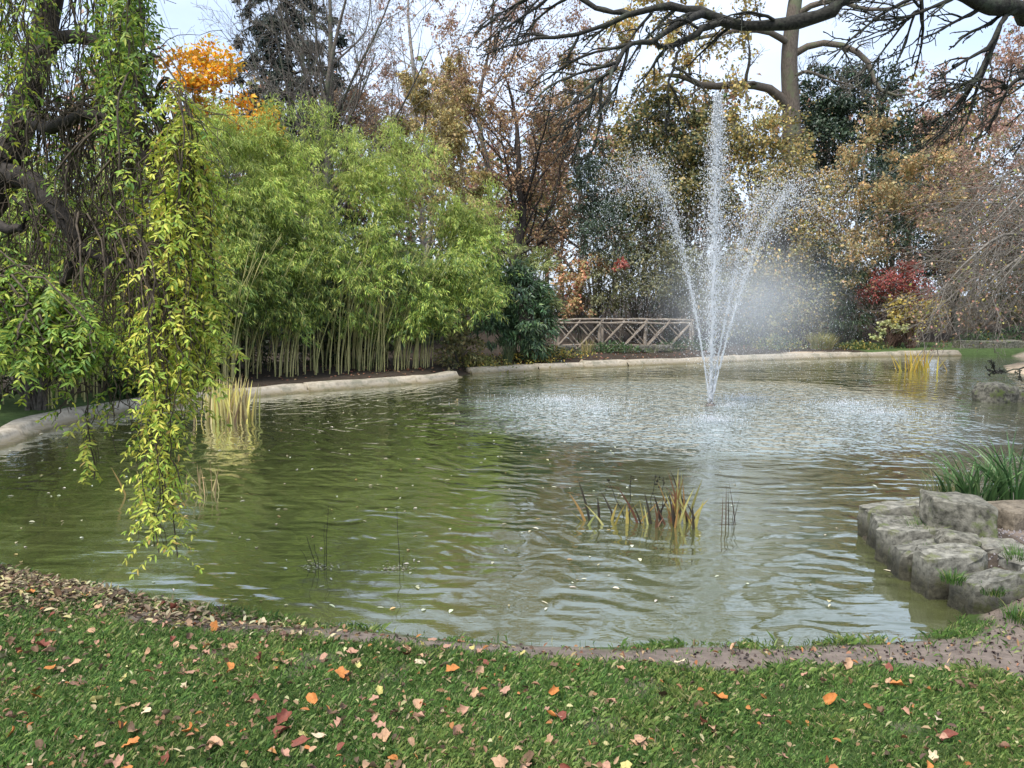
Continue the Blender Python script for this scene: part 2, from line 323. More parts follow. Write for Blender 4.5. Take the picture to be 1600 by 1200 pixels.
# ------------------------------------------------------------------ kerb of pale concrete slabs
KERB = noise_mat('kerb_concrete', (.26, .225, .17), (.43, .38, .30), 9, .85, .5, .01, (.22, .205, .15), 2.2, wet=(.02, .10, (.45, .43, .32)))
kerb = thing('pond_kerb', 'pale concrete kerb of long slabs round the pond edge', 'kerb', (*far[3], .1)); kerb['kind'] = 'structure'
def kerb_run(pts, seed, closed=False):
    r = np.random.default_rng(seed); n = 400; c = spline([(*p, 0) for p in pts], n)
    s = np.concatenate([[0], np.cumsum(np.linalg.norm(np.diff(c, axis=0), axis=1))]); k = 0.
    prof = np.array([(-.16, -.35), (-.13, .035), (-.02, .05), (.01, .13), (.05, .175), (.28, .185), (.34, .15), (.35, -.1)])
    while k < s[-1] - .3:
        L = r.uniform(1.5, 3.2); e = min(k + L, s[-1]); u = np.linspace(k + .022, e - .022, 5)
        q = np.stack([np.interp(u, s, c[:, i]) for i in range(3)], 1); tg = unit(np.gradient(q, axis=0)); nn = np.stack([-tg[:, 1], tg[:, 0], tg[:, 2]], 1)
        sgn = 1 if sdist(q[2:3, 0] + nn[2, 0] * .3, q[2:3, 1] + nn[2, 1] * .3)[0] > 0 else -1
        dz = r.uniform(-.02, .02); tilt = r.uniform(-.012, .012); off = r.uniform(-.025, .025); jit = r.normal(size=(5, len(prof), 3)) * .008
        V = q[:, None] + nn[:, None] * sgn * (prof[None, :, :1] + off) + np.array([0, 0, 1]) * (prof[None, :, 1:] + dz + tilt * np.linspace(-1, 1, 5)[:, None, None]) + jit
        m = len(prof); ix = np.arange(5 * m).reshape(5, m)
        F = np.stack([ix[:-1, :-1], ix[:-1, 1:], ix[1:, 1:], ix[1:, :-1]], -1).reshape(-1, 4)
        if sgn > 0: F = F[:, ::-1]
        caps = np.array([[ix[j, 0], ix[j, a], ix[j, a + 1], ix[j, a + 2]] for j in (0, 4) for a in (1, 3, 5)])
        link('slab', mesh('slab', V, np.vstack([F, caps]), KERB), kerb)
        k = e
kerb_run(far, 1); kerb_run(left, 2)
# ------------------------------------------------------------------ trees and shrubs
def part(root, name, V, F, mat, col=None, smooth=False, kind=None, label=None):
    return link(name, mesh(name, V, F, mat, col, smooth), root, label, None, None, kind)
def leaves_on(r, PL, n, jit, L, W, cols, down=.4, shape=4, bj=.25, coh=.3):
    """n leaves scattered along terminal twigs"""
    m, k, _ = PL.shape; wt = r.gamma(.45, size=m) + .02; b = r.choice(m, n, p=wt / wt.sum()); s = r.random(n) * (k - 1); i = np.minimum(s.astype(int), k - 2); t = (s - i)[:, None]
    p = PL[b, i] * (1 - t) + PL[b, i + 1] * t + r.normal(size=(n, 3)) * jit
    d = rnd(n, r) + np.array([0, 0, -down]); nn = rnd(n, r) + np.array([0, -.3, .8])
    c = pick(r, n, cols, bj) * (1 + coh * (np.random.default_rng(int(r.integers(1e6))).uniform(-1, 1, (m, 1))[b]))
    sz = (.65 + .7 * r.random(n))
    return leafmesh(p, d, nn, L * sz, W * sz, c, shape)
def tree(name, label, cat, x, y, H, r0, levels, bark, leaf=None, lean=(0, 0), twig=None, seed=0, group=None, stems=1, spread=.0, crownname='crown', trunktip=.2, leafmat=None):
    r = np.random.default_rng(seed); z0 = gz(x, y) - .15; root = thing(name, label, cat, (x, y, z0), group)
    TP, TR = [], []
    for s in range(stems):
        a = r.uniform(0, 6.28); sp = spread * H * (1 if stems > 1 else 0)
        b = np.array([x + .12 * s * math.cos(a), y + .12 * s * math.sin(a), z0])
        top = b + np.array([lean[0] * H + sp * math.cos(a), lean[1] * H + sp * math.sin(a), H * (1 - .2 * r.random() * (s > 0))])
        pts = [b + (top - b) * f + np.array([*(r.normal(size=2) * .018 * H * (f > 0)), 0]) for f in (0, .15, .33, .5, .68, .85, 1)]
        p, q = spline(pts, 13, np.array([1.35, .95, .8, .66, .5, .34, trunktip]) * r0 * (1 if s == 0 else .75)); TP.append(p); TR.append(q)
    TP, TR = np.stack(TP), np.stack(TR)
    part(root, 'trunk', *tubes(TP, TR, 8), bark, None, True)
    PL, RR = TP, TR; fine = []; term = [TP[:, 6:]]
    for i, lv in enumerate(levels):
        PL, RR = spawn(r, PL, RR, **lv); fine.append((i, PL, np.maximum(RR, .006)))
    for i, p, q in fine:
        part(root, ('limbs', 'boughs', 'twigs', 'fine_twigs')[i], *tubes(p, q, (5, 4, 3, 3)[i]), (bark if i < 2 or twig is None else twig), None, i < 2, 'stuff' if i > 0 else None)
    if leaf:
        lf = dict(leaf); which = lf.pop('on', -1)
        V, F, C = leaves_on(r, fine[which][1], **lf); part(root, crownname, V, F, leafmat or LEAF, C, kind='stuff')
    return root
def lumps_world(lumps):
    out = []
    for a in lumps:
        px, py, Y, rx, ry = a[:5]; c = at(px, py, Y); k = Y / FPX
        out.append((c, np.array([rx * k, (a[5] if len(a) > 5 else (rx + ry) / 2 * k), ry * k])))
    return out
def bush(name, label, cat, lumps, n, L, W, cols, bark=BARK, seed=0, sub=26, clr=.30, droop=.3, leafmat=None, group=None, shape=4, base=None, stems=5, sr=.05, bj=.25, coh=.3, inner=.25, out=.6, foliage='crown', root=None):
    """shrub or dense tree: clumps of leaf-sized faces spread through lumps, stems from the ground into each lump"""
    r = np.random.default_rng(seed); W_ = lumps_world(lumps)
    cen = np.mean([c for c, _ in W_], 0)
    bx, by = (cen[0], cen[1]) if base is None else base; z0 = gz(bx, by) - .1
    if root is None: root = thing(name, label, cat, (bx, by, z0), group)
    P, Dn, Cc = [], [], []; vol = np.array([np.prod(q) ** (2 / 3) for _, q in W_]); share = (vol / vol.sum() * n).astype(int)
    SP, SR = [], []
    for (c, q), k in zip(W_, share):
        s = sub; u = rnd(s, r); rad = np.where(r.random(s) < inner, r.uniform(.2, .7, s), r.uniform(.72, 1.0, s))
        cc = c + u * q * rad[:, None]; cl = clr * q.mean() * r.uniform(.6, 1.35, s); br = 1 + coh * r.uniform(-1, 1, s)
        j = r.integers(0, s, k); g = r.normal(size=(k, 3)); g = g / (1 + .25 * np.linalg.norm(g, axis=1, keepdims=True))
        g[:, 2] *= .7
        p = cc[j] + g * cl[j][:, None]
        P.append(p); Dn.append(unit((p - c) / q) * out + u[j] * .3); Cc.append(pick(r, k, cols, bj) * br[j][:, None])
        for t in range(stems):
            b = np.array([bx + r.normal() * .12 * q[0], by + r.normal() * .1, z0]); e = cc[r.integers(0, s)]
            m1 = b * .5 + e * .5 + np.array([0, 0, .12 * abs(e[2] - b[2])]) + r.normal(size=3) * .08 * np.linalg.norm(e - b) * .5
            pp, rr_ = spline([b, b * .7 + m1 * .3, m1, e], 7, [1, .8, .6, .2]); SP.append(pp); SR.append(rr_ * sr * r.uniform(.5, 1.1))
    P, Dn, Cc = map(np.concatenate, (P, Dn, Cc)); ok = P[:, 2] > height(P[:, 0], P[:, 1]) + .03 if len(P) < 9000 else P[:, 2] > .3
    P, Dn, Cc = P[ok], Dn[ok], Cc[ok]; k = len(P)
    sz = .65 + .7 * r.random(k)
    V, F, C = leafmesh(P, Dn + rnd(k, r) * .8 + np.array([0, 0, -droop]), Dn + rnd(k, r) * .7 + np.array([0, 0, .5]), L * sz, W * sz, Cc, shape)
    SP, SR = np.stack(SP), np.stack(SR)
    p2, r2 = spawn(r, SP, SR, 5, .45, 1, 45, .35, 4, .2)
    part(root, 'stems', *join([tubes(SP, SR, 5), tubes(p2, np.maximum(r2, .006), 3)]), bark, None, True)
    part(root, foliage, V, F, leafmat or LEAF, C, kind='stuff')
    return root
def gpos(px, Y): return (at(px, 480, Y)[0], Y)

OR = [(.80, .36, .02, 3), (.80, .46, .04, 3), (.74, .27, .03, 1), (.55, .48, .08, 2)]
YL = [(0.621, 0.459, 0.095, 3), (0.486, 0.405, 0.095, 3), (0.675, 0.405, 0.081, 1), (0.324, 0.297, 0.081, 2)]
OL = [(0.27, 0.27, 0.081, 3), (0.378, 0.324, 0.095, 2), (0.189, 0.216, 0.068, 2), (0.567, 0.405, 0.095, 1)]
BR = [(0.405, 0.23, 0.121, 3), (0.486, 0.284, 0.135, 2), (0.297, 0.176, 0.108, 2), (0.567, 0.378, 0.162, 1)]
PK = [(0.486, 0.27, 0.203, 3), (0.567, 0.324, 0.23, 2), (0.378, 0.23, 0.162, 2), (0.608, 0.405, 0.27, 1)]
DG = [(.030, .065, .032, 3), (.045, .09, .04, 2), (.022, .05, .03, 2), (.07, .11, .05, 1)]
MG = [(.06, .11, .04, 3), (.09, .14, .045, 2), (.045, .085, .035, 2)]

MUTE = .22
# bare fan-shaped tree, cedar behind it, birches
bare4 = [dict(c=11, f0=.22, f1=.95, ang=42, lenr=.55, n2=8, wander=.08, trop=(0, 0, .55), rr=.42), dict(c=8, f0=.2, f1=1, ang=38, lenr=.42, n2=6, wander=.12, trop=(0, 0, .3), rr=.5),
         dict(c=6, f0=.2, f1=1, ang=40, lenr=.45, n2=5, wander=.15, rr=.6), dict(c=3, f0=.2, f1=1, ang=40, lenr=.5, n2=4, wander=.18, rr=.65)]
tree('bare_tree', 'leafless grey-brown tree fanning out in front of the dark cedar', 'tree', *gpos(488, 36), 15.5, .34, bare4, BARK, None, seed=3, twig=TWIG_GREY, stems=3, spread=.10)
def cedar(px, Y, top, wpx, seed):
    r = np.random.default_rng(seed); x, y = gpos(px, Y); z0 = gz(x, y) - .2; H = at(px, top, Y)[2] - z0
    root = thing('cedar_tree', 'dark cedar with layered drooping boughs behind the bare tree', 'tree', (x, y, z0))
    tp, tr = spline([(x, y, z0), (x + .1, y, z0 + H * .5), (x, y, z0 + H)], 10, [.5, .3, .05]); part(root, 'trunk', *tubes(tp[None], tr[None], 8), BARK_DARK, None, True)
    PLs, RRs = [], []
    for f in np.linspace(.26, .97, 12):
        for a in np.arange(8) * .785 + r.uniform(0, 1):
            L = wpx * Y / FPX * (1.08 - f * .72) * r.uniform(.55, 1.1); d = np.array([math.cos(a), math.sin(a), 0])
            b = np.array([x, y, z0 + H * f + r.normal() * .12])
            PLs.append(spline([b, b + d * L * .4 + [0, 0, .12 * L], b + d * L * .75 + [0, 0, .05 * L], b + d * L + [0, 0, -.16 * L]], 8)); RRs.append(np.linspace(.07, .015, 8))
    PL, RR = np.stack(PLs), np.stack(RRs); p2, r2 = spawn(r, PL, RR, 11, .2, 1, 62, .30, 5, .1, (0, 0, -.45), .5)
    part(root, 'boughs', *tubes(PL, RR, 4), BARK_DARK, None, True); part(root, 'twigs', *tubes(p2, np.maximum(r2, .008), 3), BARK_DARK, kind='stuff')
    V, F, C = leaves_on(r, p2, 27000, .10, .32, .10, [(.025, .045, .030, 3), (.04, .06, .04, 2), (.018, .035, .023, 2)], down=.9)
    part(root, 'crown', V, F, NEEDLE, C, kind='stuff')
cedar(462, 44, -50, 175, 7)
birch = [dict(c=16, f0=.25, f1=.97, ang=38, lenr=.36, n2=7, wander=.1, trop=(0, 0, .2), rr=.35), dict(c=9, f0=.2, f1=1, ang=42, lenr=.5, n2=6, wander=.12, trop=(0, 0, -.7), rr=.5),
         dict(c=6, f0=.15, f1=1, ang=35, lenr=.6, n2=5, wander=.12, trop=(0, 0, -1.3), rr=.6)]
tree('birch_tree', 'slender birch with pale trunk and olive-yellow autumn leaves', 'tree', *gpos(672, 38), 11.6, .17, birch, BARK_BIRCH, dict(n=24000, jit=.08, L=.14, W=.085, cols=[(.60, .47, .14, 3), (.50, .41, .14, 3), (.36, .32, .12, 2), (.66, .44, .12, 1)], down=.9), seed=5, twig=TWIG_RED)
tree('birch_tree', 'tall birch with pinkish hanging twigs rising above the yellow one', 'tree', *gpos(652, 47), 21, .22, birch, BARK_BIRCH, dict(n=9000, jit=.07, L=.15, W=.08, cols=PK, down=.9), seed=6, twig=TWIG_RED)
brown4 = [dict(c=11, f0=.2, f1=.97, ang=45, lenr=.42, n2=7, wander=.13, trop=(0, 0, .45), rr=.45), dict(c=8, f0=.2, f1=1, ang=42, lenr=.45, n2=6, wander=.15, trop=(0, 0, .2), rr=.5), dict(c=8, f0=.15, f1=1, ang=42, lenr=.55, n2=4, wander=.2, rr=.6)]
tree('brown_tree', 'many-stemmed dark tree with sparse red-brown leaves beyond the bamboo', 'tree', *gpos(820, 36), 12, .26, brown4, BARK_DARK, dict(n=11000, jit=.12, L=.13, W=.085, cols=BR), seed=8, twig=TWIG_RED, stems=2, spread=.12)
tree('brown_tree', 'tall russet tree with thin crown standing behind the yellow birch', 'tree', *gpos(765, 47), 19, .24, brown4, BARK, dict(n=12000, jit=.14, L=.15, W=.09, cols=PK + BR), seed=9, twig=TWIG_RED)
tree('brown_tree', 'olive-brown tree with leafy crown beside the dark yew', 'tree', *gpos(905, 41), 12.5, .22, brown4, BARK, dict(n=15000, jit=.14, L=.14, W=.09, cols=OL + BR), seed=10, twig=TWIG_RED)
tree('brown_tree', 'slim grey-twigged tree between the cedar and the yellow birch', 'tree', *gpos(590, 44), 12.5, .18, brown4, BARK, dict(n=12000, jit=.14, L=.14, W=.08, cols=BR), seed=12, twig=TWIG_RED)
# orange maple behind the bamboo
MUTE = 0.
bush('maple_tree', 'maple with bright orange autumn leaves above the bamboo', 'tree', [(292, 118, 30, 40, 36), (338, 122, 30, 46, 44), (388, 185, 30, 36, 34), (418, 215, 30, 26, 26), (330, 200, 30.5, 60, 40)], 4200, .17, .13, OR, BARK, seed=14, sub=18, clr=.3, stems=4, sr=.06, base=gpos(350, 30.5))
MUTE = .22
# oak with spreading limbs
def oak():
    r = np.random.default_rng(21); Y = 37; x, y = gpos(1237, Y); z0 = gz(x, y) - .2
    root = thing('oak_tree', 'tall oak with thick bare trunk and crooked spreading limbs', 'tree', (x, y, z0))
    A = lambda pts, rad, n=12: spline([at(a, b, c) for a, b, c in pts], n, rad)
    tp, tr = spline([(x, y, z0), *[at(a, b, Y) for a, b in ((1236, 380), (1238, 240), (1236, 165), (1233, 90), (1240, 20), (1247, -40), (1244, -130), (1250, -230))]], 24, [.62, .5, .43, .40, .37, .33, .27, .19, .08])
    part(root, 'trunk', *tubes(tp[None], tr[None], 12), BARK_OAK, None, True)
    L = [A([(1230, 168, 37), (1205, 140, 36.6), (1160, 132, 36), (1105, 135, 35.5), (1072, 122, 35), (1040, 118, 34.8), (1000, 140, 34.5)], [.25, .2, .18, .15, .12, .08, .03]),
         A([(1240, 85, 37), (1275, 68, 36.6), (1320, 72, 36), (1352, 92, 35.6), (1364, 118, 35.4), (1375, 140, 35.2), (1410, 150, 35), (1440, 138, 35)], [.18, .15, .13, .12, .1, .08, .05, .02]),
         A([(1244, 25, 37), (1270, 8, 36.6), (1310, 2, 36), (1350, 14, 35.6), (1400, 12, 35.3), (1450, -5, 35)], [.17, .14, .11, .09, .06, .02]),
         A([(1236, 70, 37), (1200, 50, 36.4), (1150, 48, 36), (1090, 60, 35.6), (1030, 70, 35), (970, 62, 35)], [.16, .13, .1, .08, .05, .02]),
         A([(1242, 0, 37), (1190, -40, 36.4), (1120, -50, 36), (1040, -40, 35.5), (980, 0, 35)], [.16, .13, .1, .06, .02]),
         A([(1246, -60, 37), (1290, -120, 37), (1340, -160, 37), (1400, -170, 37)], [.14, .1, .06, .02]), A([(1244, -60, 37), (1190, -140, 37.5), (1120, -190, 38)], [.14, .1, .03]),
         A([(1240, 120, 37), (1262, 112, 35.8), (1300, 125, 35), (1340, 135, 34.5)], [.1, .07, .05, .02])]
    for p, q in L: part(root, 'limb', *tubes(p[None], q[None], 8), BARK_OAK if q[0] > .11 else BARK, None, True)
    PL, RR = np.stack([p for p, _ in L]), np.stack([q for _, q in L])
    p1, r1 = spawn(r, PL, RR, 11, .2, 1, 55, .22, 6, .2, (0, 0, .1), .5); p2, r2 = spawn(r, p1, r1, 7, .2, 1, 45, .5, 5, .2, (0, 0, 0), .5); p3, r3 = spawn(r, p2, r2, 5, .2, 1, 45, .5, 4, .2, (0, 0, 0), .6)
    part(root, 'boughs', *tubes(p1, np.maximum(r1, .012), 4), BARK, None, True, 'stuff'); part(root, 'twigs', *join([tubes(p2, np.maximum(r2, .008), 3), tubes(p3, np.maximum(r3, .006), 3)]), TWIG_GREY, kind='stuff')
    k = np.repeat(np.array([1, 0, 0, 1, 1, 0, 0, 0], bool), 11 * 7 * 5)
    V, F, C = leaves_on(r, p3[k], 4200, .12, .17, .12, YL + [(.6, .3, .05)]); part(root, 'crown', V, F, LEAF, C, kind='stuff')
oak()
# evergreens and autumn crowns of the far bank
bush('holly_tree', 'tall dark holly with yellowing climbers behind the footbridge', 'tree', [(1005, 190, 35, 45, 45), (1060, 210, 35, 55, 60), (1020, 280, 34.5, 70, 70), (1085, 320, 34.5, 55, 80), (1110, 220, 35.5, 40, 60)], 14000, .17, .11, DG + OL + [(.34, .26, .06, 5), (.22, .19, .05, 5)], seed=30, sub=30, clr=.26)
bush('climber_tree', 'golden-brown ivy-hung tree round the foot of the oak trunk', 'tree', [(1170, 200, 34.5, 45, 50), (1215, 240, 34.2, 55, 70), (1170, 310, 34, 60, 80), (1245, 330, 34, 60, 85), (1200, 400, 33.6, 80, 70)], 16000, .15, .10, OL + YL + [(.12, .11, .06, 5), (.55, .32, .06, 2)], seed=31, sub=34, clr=.22)
bush('yew_tree', 'dark green yew with dense needles beside the tall holly', 'tree', [(932, 300, 34, 38, 50), (950, 360, 33.6, 45, 60), (925, 250, 34, 22, 34)], 9000, .15, .05, DG, seed=32, leafmat=NEEDLE, sub=26)
bush('evergreen_oak', 'broad dark evergreen standing behind the big oak', 'tree', [(1300, 150, 49, 55, 48), (1355, 160, 49, 50, 55), (1330, 230, 49, 75, 70), (1270, 190, 49, 35, 50)], 14000, .24, .12, DG + [(.06, .10, .05, 3)], seed=33, leafmat=NEEDLE, sub=34, clr=.22)
bush('evergreen_oak', 'dark conifer-like evergreen next to the pinkish trees', 'tree', [(1425, 215, 48, 40, 50), (1440, 290, 47, 50, 60), (1395, 300, 44, 40, 70)], 9000, .24, .10, DG + [(.05, .09, .06, 3)], seed=34, leafmat=NEEDLE, sub=26)
orange = [dict(c=14, f0=.3, f1=.95, ang=70, lenr=.42, n2=7, wander=.12, trop=(0, 0, .15), rr=.4), dict(c=7, f0=.2, f1=1, ang=45, lenr=.45, n2=5, wander=.18, trop=(0, 0, .05), rr=.5), dict(c=6, f0=.2, f1=1, ang=45, lenr=.5, n2=4, wander=.2, rr=.6)]
tree('hawthorn_tree', 'small spreading tree with orange top and pale crooked trunk', 'tree', *gpos(1330, 33), 8.0, .11, orange, BARK_BIRCH, dict(n=9000, jit=.12, L=.14, W=.09, cols=[(.58, .34, .12, 3), (.54, .38, .14, 3), (.38, .32, .13, 3), (.28, .26, .11, 2)]), seed=35, twig=TWIG_GREY)
bush('yew_tree', 'black-green yew filling the shade behind the red shrub', 'tree', [(1395, 320, 37, 42, 70), (1400, 410, 36.5, 60, 60), (1330, 420, 36.5, 60, 50), (1455, 400, 37, 45, 70)], 9000, .17, .06, DG, seed=36, leafmat=NEEDLE)
tree('pink_brown_tree', 'pinkish brown tree with fine crown behind the grey thicket', 'tree', *gpos(1515, 46), 14.5, .2, brown4, BARK, dict(n=13000, jit=.14, L=.16, W=.10, cols=PK), seed=37, twig=TWIG_RED)
tree('pink_brown_tree', 'rounded pink-brown tree with pale twigs beside the orange-topped tree', 'tree', *gpos(1500, 35), 8.0, .15, brown4, BARK, dict(n=12000, jit=.12, L=.13, W=.085, cols=PK + [(.3, .26, .1, 3)]), seed=38, twig=TWIG_GREY, stems=2, spread=.15)
tree('pink_brown_tree', 'wide pink-brown tree at the park edge past the grey thicket', 'tree', *gpos(1640, 38), 9.5, .17, brown4, BARK, dict(n=11000, jit=.12, L=.14, W=.09, cols=PK + [(.3, .26, .1, 2)]), seed=39, twig=TWIG_GREY, stems=2, spread=.15)
# far bank shrubs
bush('azalea_shrub', 'shrub with peach and coral autumn leaves beside the footbridge', 'shrub', [(895, 425, 32.6, 26, 24), (885, 465, 32.6, 20, 34), (930, 415, 32.6, 22, 14), (905, 475, 32.6, 24, 28)], 2600, .13, .09, [(.62, .32, .14, 3), (.55, .36, .16, 3), (.30, .28, .09, 3), (.6, .16, .10, 1)], seed=40, sub=14, stems=4, sr=.03)
bush('rhododendron_shrub', 'big olive-green rhododendron overhanging the rustic footbridge', 'shrub', [(985, 425, 33, 60, 34), (1045, 420, 32.6, 45, 45), (945, 450, 33, 40, 34), (1090, 440, 32.8, 50, 50), (1010, 385, 34, 55, 30)], 9000, .15, .07, [(.20, .21, .08, 3), (.27, .26, .10, 3), (.13, .15, .06, 2)], seed=41, sub=26, stems=6, sr=.05, base=gpos(1000, 33.6))
bush('coral_shrub', 'small coral-red sprig of shrub poking from the rhododendron', 'shrub', [(970, 412, 31.8, 9, 10)], 160, .14, .10, [(.62, .13, .10, 3), (.6, .2, .14, 1)], seed=42, sub=8, stems=3, sr=.02)
bush('mixed_shrub', 'olive-brown shrub seen through the fountain mist', 'shrub', [(1180, 470, 32.5, 60, 60), (1250, 470, 32, 50, 60), (1265, 420, 32.6, 40, 50), (1130, 480, 33, 50, 50)], 9000, .14, .07, OL + [(.14, .13, .08, 4), (.3, .2, .1, 1)], seed=43, sub=28, stems=6, sr=.03)
bush('dwarf_bamboo', 'dark bamboo-like shrub beside the red shrub on the far bank', 'shrub', [(1310, 450, 32, 42, 55), (1322, 505, 31.6, 34, 36), (1290, 400, 32.6, 34, 34)], 6500, .20, .035, MG + DG, seed=44, droop=1.0, sub=26, stems=7, sr=.02)
bush('spindle_shrub', 'crimson red shrub above the yellow-leaved one', 'shrub', [(1400, 435, 31.6, 44, 20), (1365, 455, 31.6, 30, 16), (1430, 460, 31.6, 34, 18), (1415, 420, 31.6, 24, 12)], 3200, .10, .06, [(.42, .07, .07, 3), (.50, .12, .10, 2), (.33, .06, .05, 2), (.4, .22, .12, 1)], TWIG_RED, seed=45, sub=20, stems=9, sr=.025)
bush('yellow_shrub', 'bushy shrub with lemon-yellow leaf tips over bare brown stems', 'shrub', [(1425, 472, 30.9, 42, 12), (1400, 490, 30.9, 24, 14), (1455, 485, 30.9, 26, 14), (1430, 500, 31, 36, 18)], 1200, .12, .085, [(.62, .48, .06, 3), (.5, .42, .1, 2), (.34, .3, .08, 1)], TWIG_RED, seed=46, sub=16, stems=10, sr=.03)
bush('hydrangea_plant', 'low hydrangea with pale greenish flower heads under the yellow shrub', 'plant', [(1385, 512, 30.6, 12, 10), (1405, 518, 30.6, 12, 10), (1372, 522, 30.6, 10, 9)], 420, .11, .09, [(.55, .58, .25, 3), (.4, .46, .16, 2)], TWIG_RED, seed=47, sub=8, stems=6, sr=.012)
bush('laurel_shrub', 'dark glossy evergreen shrub between bamboo grove and footbridge', 'shrub', [(805, 460, 24.5, 52, 42), (820, 505, 24.2, 48, 40), (770, 500, 24.2, 34, 46), (838, 540, 24, 26, 16), (800, 425, 25, 40, 25)], 8500, .20, .045, [(.06, .14, .05, 3), (.10, .21, .07, 2), (.035, .08, .035, 2), (.2, .3, .1, .6)], seed=48, droop=.7, sub=34, clr=.24, leafmat=NEEDLE)
bush('golden_bamboo', 'yellow-green bamboo tuft rising behind the dark evergreen shrub', 'shrub', [(845, 415, 25.5, 18, 32), (855, 470, 25.5, 16, 40), (815, 400, 25.8, 22, 20)], 2400, .17, .028, [(.26, .32, .07, 3), (.36, .38, .10, 2), (.16, .22, .06, 2)], seed=49, droop=.5, sub=16)
bush('yellowing_shrub', 'sparse yellowing shrub at the end of the bamboo grove', 'shrub', [(715, 520, 23, 26, 34), (700, 555, 22.6, 22, 22), (735, 548, 23, 20, 20)], 1900, .12, .07, [(.30, .27, .08, 3), (.42, .34, .12, 2), (.14, .16, .06, 2)], seed=50, sub=18, sr=.02)
MUTE = 0.
# low plants along the kerb
def tuft(name, label, cat, x, y, n, h, wd, cols, seed=0, spread=.12, lean=.5, mat=None, z=None, group=None, leafn=5, parts=False):
    """clump of long arching strap leaves, each blade a strip of three segments"""
    r = np.random.default_rng(seed); z0 = gz(x, y) - .01 if z is None else z; root = None
    a = r.uniform(0, 6.283, n); rad = spread * np.sqrt(r.random(n)); b = np.stack([x + rad * np.cos(a), y + rad * np.sin(a), np.full(n, z0)], 1)
    az = a + r.normal(size=n) * .6; out = np.stack([np.cos(az), np.sin(az), 0 * az], 1); H = h * r.uniform(.55, 1.1, n); ln = lean * r.uniform(.2, 1.3, n)
    f = np.linspace(0, 1, 5); C = b[:, None] + out[:, None] * (H * ln)[:, None, None] * (f ** 1.8)[None, :, None] + np.array([0, 0, 1.]) * (H[:, None] * (f - .28 * ln[:, None] * f ** 3))[..., None]
    side = np.stack([-np.sin(az), np.cos(az), 0 * az], 1); side = unit(side + r.normal(size=(n, 3)) * .35)
    ww = wd * r.uniform(.6, 1.2, n)[:, None] * np.array([.75, 1, .9, .6, .04])[None]
    V = np.stack([C - side[:, None] * ww[..., None] * .5, C + side[:, None] * ww[..., None] * .5], 2)
    ix = np.arange(n * 10).reshape(n, 5, 2); F = np.stack([ix[:, :-1, 0], ix[:, :-1, 1], ix[:, 1:, 1], ix[:, 1:, 0]], -1).reshape(-1, 4)
    c = np.repeat(pick(r, n, cols, .25), 10, 0)
    return link(name, mesh(name, V, F, mat or BLADE, c, True), None, label, cat, group)
STRAW = [(.48, .40, .20, 3), (.55, .46, .18, 2), (.36, .28, .14, 2), (.30, .33, .10, 1)]
GREENB = [(.07, .15, .03, 3), (.11, .20, .04, 2), (.045, .10, .025, 2), (.26, .27, .08, .5)]
tuft('grass_clump', 'golden-green ornamental grass mound on the far kerb', 'grass clump', *gpos(1287, 30.2), 420, .75, .02, [(.36, .33, .10, 3), (.26, .28, .08, 2), (.42, .34, .16, 1)], 3, .42, .7)
tuft('grass_clump', 'fine blue-green grass tuft before the dark evergreen shrub', 'grass clump', *gpos(793, 23.6), 160, .75, .012, [(.12, .17, .08, 2), (.2, .22, .1, 1)], 4, .14, .35)
tuft('grass_clump', 'pale straw tuft growing at the foot of the rustic footbridge', 'grass clump', *gpos(918, 27.6), 90, .6, .012, STRAW, 5, .22, .4)
for i, (px, Y, h, cl, lb) in enumerate(((745, 23.0, .4, OL, 'low yellowish ground plants at the bend of the kerb'), (825, 24.2, .35, YL + MG, 'low golden groundcover under the dark evergreen shrub'), (958, 27.8, .4, MG, 'bright green leafy groundcover in front of the footbridge'),
                                       (1072, 29.2, .5, MG, 'rounded leafy green plant at the end of the footbridge'), (1215, 29.8, .6, MG + OL, 'soft green herbs behind the kerb in the mist'), (1345, 30.4, .3, OL + MG, 'low green plants beneath the red shrub'),
                                       (1535, 32, .7, MG + DG, 'leafy green plant above the grey rock wall'), (1590, 32, .9, DG + MG, 'dark green shrub above the grey rock wall'), (865, 25.6, .4, MG + YL, 'grassy green tuft by the first footbridge post'))):
    x, y = gpos(px, Y);
    r = np.random.default_rng(60 + i); n = 700; p = np.stack([x + r.normal(size=n) * .55, y + r.normal(size=n) * .25, np.zeros(n)], 1)
    d0 = np.hypot((p[:, 0] - x) / .9, (p[:, 1] - y) / .5); p[:, 2] = height(p[:, 0], p[:, 1]) + r.random(n) * h * np.clip(1.1 - .5 * d0, .1, 1)
    V, F, C = leafmesh(p, rnd(n, r) + [0, 0, .3], rnd(n, r) * .5 + [0, -.2, 1], .11 * r.uniform(.6, 1.3, n), .06 * r.uniform(.6, 1.3, n), pick(r, n, cl), 4)
    gp = thing('ground_plant', lb, 'plant', (x, y, gz(x, y)), 'low plants behind the kerb'); part(gp, 'foliage', V, F, LEAF, C, kind='stuff')
